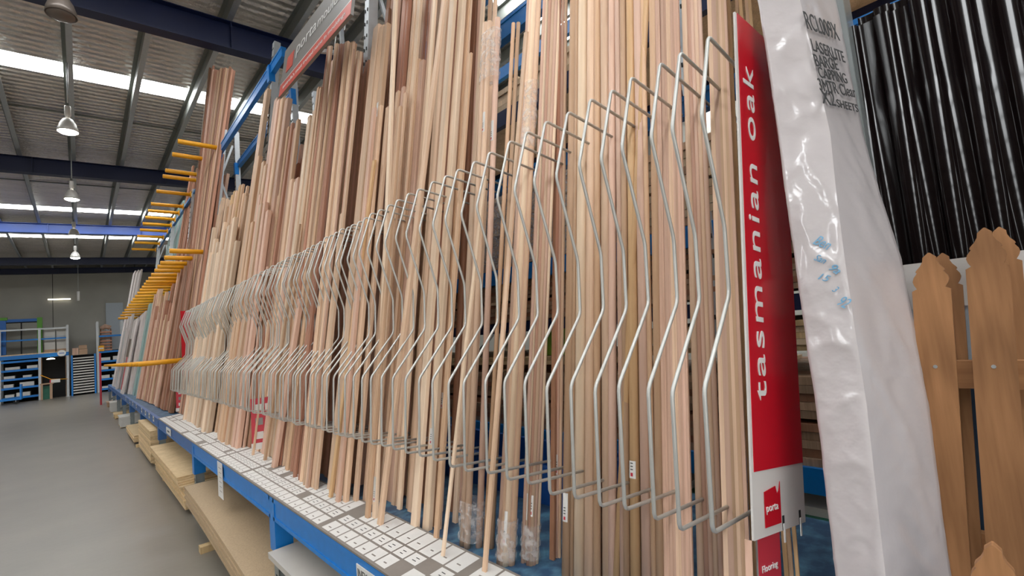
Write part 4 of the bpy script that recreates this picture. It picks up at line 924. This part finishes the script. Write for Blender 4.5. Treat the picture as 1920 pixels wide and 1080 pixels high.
# crates on and below the deck back
tag(MB().box((2.06, -1.2, .32), (2.4, 1.2, .40), 'stack_brown').box((2.06, -1.2, .0), (2.1, 1.2, .32), 'deep_blue').box((2.36, -1.2, .0), (2.4, 1.2, .32), 'deep_blue').build('deep_crate', origin=(2.2, 0, 0)), 'brown topped deep blue crate behind the near deck', 'crate')
b = MB(); b.box((1.55, 1.3, DZ), (1.58, 2.9, DZ+.17), 'deep_blue'); b.box((1.9, 1.3, DZ), (1.93, 2.9, DZ+.17), 'deep_blue'); b.box((1.58, 1.3, DZ), (1.9, 1.33, DZ+.17), 'deep_blue'); b.box((1.58, 2.87, DZ), (1.9, 2.9, DZ+.17), 'deep_blue')
tag(b.build('blue_tray', origin=(1.7, 2, DZ)), 'deep blue tray standing on the deck behind the thin rods', 'tray')
for i, (y0, y1) in enumerate([(-.2, .45), (.5, 1.1), (1.3, 1.9), (2.0, 2.7)]):
    b = MB(); b.box((2.5, y0, .06), (3.1, y1, .5), 'crate_green'); b.box((2.48, y0-.01, .46), (3.12, y1+.01, .52), 'crate_green'); b.box((2.52, y0+.05, .5), (3.05, y1-.05, .56), 'box_white')
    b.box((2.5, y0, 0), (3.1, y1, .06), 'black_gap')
    tag(b.build('green_crate', origin=(2.8, y0, 0)), 'green crate with pale contents on the rear rack floor, %s from the near end' % ordn(i+1), 'crate', 'green crates')
tag(MB().box((2.6, 2.2, 1.30), (2.75, 2.5, 1.5), 'hi_vis').box((2.58, 2.3, 1.5), (2.7, 2.42, 1.53), 'black_gap').build('vest', origin=(2.7, 2.3, 1.3)), 'bright green folded vest on the yellow pine boards', 'vest')
b = MB()
for k in range(9): b.box((2.44, .2+.18*k, .80-.05), (2.47, .28+.18*k, .83-.05), 'box_white')
# ------------------------------------------------------------------ racks at the end wall
YR = 35.2
def shelf_rack(lab, x0, x1, zs, top, mt, content):
    t = thing('storage_rack', ((x0+x1)/2, YR+.5, 0), lab, 'rack', 'racks at the end wall')
    b = MB()
    for x in (x0, x1):
        for y in (YR, YR+1.0): b.box((x-.05, y-.04, 0), (x+.05, y+.04, top), 'galv')
    b.build('uprights', t)
    for z in zs: MB().box((x0+.05, YR-.03, z-.05), (x1-.05, YR+.03, z+.05), mt).box((x0+.05, YR, z+.0), (x1-.05, YR+1, z+.03), 'white_board').build('shelf', t)
    MB().box((x0, YR+1.03, 0), (x1, YR+1.05, 2.35), 'black_gap').build('back_panel', t)
    return t
r1 = shelf_rack('wide blue shelving at the end wall full of pale parcels', -3.05, -1.62, [.25, .75, 1.2, 1.65, 2.1], 3.8, 'rack_blue', 1)
r0 = shelf_rack('wide blue shelving at the left edge by the end wall', -6.0, -3.17, [.25, .75, 1.2, 1.65, 2.1], 3.8, 'rack_blue', 1)
r3 = shelf_rack('narrow blue shelving right of the tray stack', .68, 1.75, [.15, .7, 1.2, 1.7, 2.25], 4.0, 'rack_blue', 1)
for x0, x1 in ((-6.0, -3.1), (-3.1, -1.6), (-1.6, -.5)):
    tag(MB().box((x0, YR-.03, 2.42), (x1, YR+1.1, 2.48), 'stack_pale').box((x0, YR-.05, 2.22), (x1, YR, 2.42), 'rack_blue').build('shelf_platform', origin=(x0, YR, 2.4)), {-6.0: 'pale top board over the left edge shelving', -3.1: 'pale top board over the parcel shelving', -1.6: 'pale top board over the dark opening'}[x0], 'shelf', 'top boards at the end wall')
n_ = 0
for x0, x1 in ((-4.6, -3.25), (-2.95, -1.7), (.75, 1.65)):
    for z in ([.31, .81, 1.26, 1.71] if x0 < 0 else [.21, .76, 1.26, 1.76]):
        x = x0+random.uniform(0, .1)
        while x < x1-.25:
            w_ = random.uniform(.25, .55); w_ = min(w_, x1-x); h_ = random.uniform(.08, .22); n_ += 1
            side = 'left edge shelving' if x0 < -4 else ('parcel shelving' if x0 < 0 else 'narrow shelving')
            b = MB(); b.box((x, YR+.02, z), (x+w_, YR+.6, z+h_), 'box_white'); b.box((x-.005, YR+.01, z+h_), (x+w_+.005, YR+.61, z+h_+.01), 'box_white')
            tag(b.build('parcel', origin=(x, YR, z)), '%s pale parcel on the %s, counting upward' % (ordn(n_), side), 'parcel', 'parcels on the end wall shelving'); x += w_+random.uniform(.05, .3)
for z, mt in ((3.2, 'rack_blue'), (3.75, 'galv')):
    tag(MB().box((-6, YR-.03, z-.04), (-.5, YR+.03, z+.04), mt).build('guard_rail', origin=(-3, YR, z)), 'blue guard rail above the end wall shelving' if z < 3.5 else 'grey guard rail above the blue one', 'rail')
tag(MB().box((-.6, YR-.04, 0), (-.5, YR+.04, 3.9), 'galv').box((-.65, YR-.08, 0), (-.45, YR+.08, .02), 'galv').build('rack_post', origin=(-.55, YR, 0)), 'grey rack post right of the dark opening', 'post')
# display on top: blue panel, green frame
t = thing('display_stand', (-2.6, YR+.4, 2.5), 'blue and green framed display standing on the end wall shelving', 'display')
MB().box((-3.6, YR+.3, 2.5), (-2.85, YR+.5, 4.3), 'panel_blue').build('blue_panel', t); MB().box((-3.6, YR+.28, 4.3), (-2.8, YR+.52, 4.45), 'frame_green').build('green_cap', t)
MB().box((-1.72, YR+.3, 2.5), (-1.52, YR+.5, 4.4), 'frame_green').build('green_post', t); MB().box((-2.85, YR+.35, 4.2), (-1.72, YR+.45, 4.35), 'panel_blue').build('top_rail', t)
MB().box((-2.33, YR+.38, 2.5), (-2.28, YR+.42, 4.2), 'black_gap').build('mullion', t); MB().box((-2.85, YR+.38, 4.14), (-1.72, YR+.42, 4.2), 'black_gap').build('mullion', t)
for i, x in enumerate((-1.45, -.98)):
    b = MB(); b.box((x, YR+.2, 2.62), (x+.42, YR+.8, 3.7), 'box_white'); b.box((x-.01, YR+.19, 3.66), (x+.43, YR+.81, 3.72), 'box_white'); b.box((x-.01, YR+.19, 3.3), (x+.43, YR+.2, 3.34), 'pale_panel'); b.box((x, YR+.2, 2.48), (x+.42, YR+.8, 2.62), 'cardboard')
    tag(b.build('wrapped_crate', origin=(x, YR, 2.48)), ['white wrapped crate beside the green post', 'white wrapped crate left of the grey rack post'][i], 'crate', 'white wrapped crates')
# dark opening with tape and clock
t = thing('dark_bay', (-1.05, YR+1, 0), 'dark store bay opening between the shelving and the tray stack', 'bay'); MB().box((-1.58, YR+.9, 0), (-.62, YR+.95, 2.2), 'black_gap').build('back_sheet', t); MB().box((-1.58, YR, 0), (-1.56, YR+.9, 2.2), 'stack_brown').build('side_sheet', t); MB().box((-.64, YR+.05, 0), (-.62, YR+.9, 2.2), 'stack_brown').build('side_sheet', t)
tag(MB().lathe([(0, .05), (.1, .05), (.17, 0), (.16, -.02), (0, -.02)], (-1.2, YR-.1, 2.1), 'tube_on').tube([(-1.2, YR-.1, 2.15), (-1.2, YR-.1, 2.22)], .01, 'galv').build('dome_light', origin=(-1.2, YR-.1, 2.2)), 'small glowing dome light under the top board', 'light')
t = thing('barrier_tape', (-1.1, YR-.1, 1), 'yellow barrier tape with a white card across the dark opening', 'barrier tape'); MB().tube([(-1.6, YR-.1, 1.3), (-1.2, YR-.12, 1.02), (-.55, YR-.1, .95)], .018, 'arm_yellow').build('tape', t)
MB().box((-1.25, YR-.16, .82), (-.85, YR-.15, 1.0), 'paper').box((-1.25, YR-.165, .82), (-1.2, YR-.16, 1.0), 'label_red').build('card', t)
t = thing('workbench', (-1.4, YR-.2, 0), 'small pale bench before the dark opening', 'bench'); MB().box((-1.6, YR-.4, .78), (-1.1, YR, .84), 'cardboard').build('top', t); MB().box((-1.24, YR-.38, 0), (-1.14, YR-.3, .78), 'cardboard').build('leg', t); MB().box((-1.58, YR-.38, 0), (-1.5, YR-.3, .78), 'cardboard').build('leg', t); MB().box((-1.5, YR-.2, 0), (-1.24, YR-.1, .7), 'crate_green').build('bin', t)
t = thing('round_sign', (-.78, YR-.08, 2.4), 'round white sign on the blue beam over the opening', 'sign'); MB().add
b = MB(); b.tube([(-.78, YR-.09, 2.37), (-.78, YR-.07, 2.37)], .17, 'letter_white', 24); b.build('disc', t); MB().box((-.88, YR-.095, 2.35), (-.68, YR-.09, 2.39), 'panel_blue').build('printed_line', t)
# tray stack
t = thing('tray_stack', (.05, YR+.3, 0), 'tall stack of pale wooden trays in a blue frame', 'tray stack')
MB().box((-.42, YR-.2, 0), (-.35, YR+.7, 2.2), 'rack_blue').build('side_post', t); MB().box((.52, YR-.2, 0), (.59, YR+.7, 2.2), 'rack_blue').build('side_post', t); MB().box((-.35, YR+.65, 0), (.52, YR+.7, 2.2), 'black_gap').build('back_sheet', t)
for k in range(14): MB().box((-.34, YR-.2, .1+.145*k), (.51, YR+.6, .17+.145*k), 'box_white').build('tray', t)
for i, (x, w_, h_, z, mt, lb) in enumerate([(-.1, .35, .3, 2.45, 'cardboard', 'pink brown carton on the tray stack, lower right'), (-.1, .33, .2, 2.76, 'cardboard', 'open carton topping the carton pile on the tray stack'), (-.36, .24, .38, 2.45, 'wood_pink', 'pinkish carton on the tray stack, left one')]):
    tag(MB().box((x, YR, z-.24), (x+w_, YR+.4, z+h_-.24), mt).box((x-.01, YR-.01, z+h_-.26), (x+w_+.01, YR+.41, z+h_-.24), mt).build('carton', origin=(x, YR, z-.24)), lb, 'carton', 'cartons on the tray stack')
t = thing('slatted_crate', (1.0, YR+.4, 2.3), 'reddish slatted crate standing on the narrow shelving', 'crate')
for k in range(7): MB().box((.8, YR+.1, 2.32+.17*k), (1.3, YR+.6, 2.41+.17*k), 'wood_red').build('slat', t)
MB().box((.8, YR+.55, 2.3), (.86, YR+.6, 3.6), 'wood_dark').box((1.24, YR+.55, 2.3), (1.3, YR+.6, 3.6), 'wood_dark').build('post', t)
tag(MB().tube([(.85, YR+.35, 3.6), (1.02, YR+.35, 3.74), (1.25, YR+.35, 3.62)], .13, 'wood_pink', 12).build('coil', origin=(1, YR+.3, 3.5)), 'pink bundle lying on the slatted crate', 'bundle')
for x in (.68, 1.75): pass
tag(MB().box((.68, YR-.03, 3.1), (1.75, YR+.03, 3.2), 'rack_blue').build('guard_rail', origin=(1.2, YR, 3.1)), 'short blue rail above the narrow shelving', 'rail')
tag(MB().box((.7, YR-.07, 2.3), (.95, YR-.05, 2.62), 'arm_yellow').box((.73, YR-.075, 2.42), (.92, YR-.07, 2.5), 'paper').build('yellow_notice', origin=(.8, YR, 2.3)), 'yellow notice on the narrow shelving post', 'notice')
tag(MB().box((1.1, YB-.08, 2.4), (1.9, YB-.04, 5.2), 'pale_panel').box((1.08, YB-.09, 2.38), (1.92, YB-.08, 2.44), 'galv').build('wall_panel', origin=(1.5, YB, 2.4)), 'pale grey panel fixed on the concrete end wall', 'panel')
t = thing('strip_light', (-.88, YB-.1, 5.5), 'glowing fluorescent strip light on the concrete end wall', 'light'); MB().box((-1.36, YB-.06, 5.47), (-.4, YB, 5.53), 'lamp_metal').build('housing', t); MB().tube([(-1.34, YB-.09, 5.49), (-.42, YB-.09, 5.49)], .035, 'tube_on', 10).build('tube', t)
t = thing('pendant_fitting', (-.08, 34, 5.4), 'white fitting hanging on a thin cord near the end wall', 'pendant'); MB().tube([(-.08, 34, 5.6), (-.08, 34, 7.3)], .012, 'galv').build('cord', t); MB().tube([(-.08, 34, 5.1), (-.08, 34, 5.6)], .06, 'letter_white', 12).build('body', t)
t = thing('flat_trolley', (-3.0, 34.2, 0), 'low blue flat trolley before the end wall shelving', 'trolley'); MB().box((-3.8, 33.8, .2), (-2.2, 34.5, .28), 'rack_blue').build('platform', t)
MB().box((-2.26, 33.8, .28), (-2.2, 34.5, .95), 'rack_blue').build('push_bar', t)
for x in (-3.6, -2.4):
    for y in (33.9, 34.4): MB().tube([(x, y-.02, .1), (x, y+.02, .1)], .1, 'black_gap', 16).box((x-.02, y-.03, .1), (x+.02, y+.03, .2), 'galv').build('wheel', t)
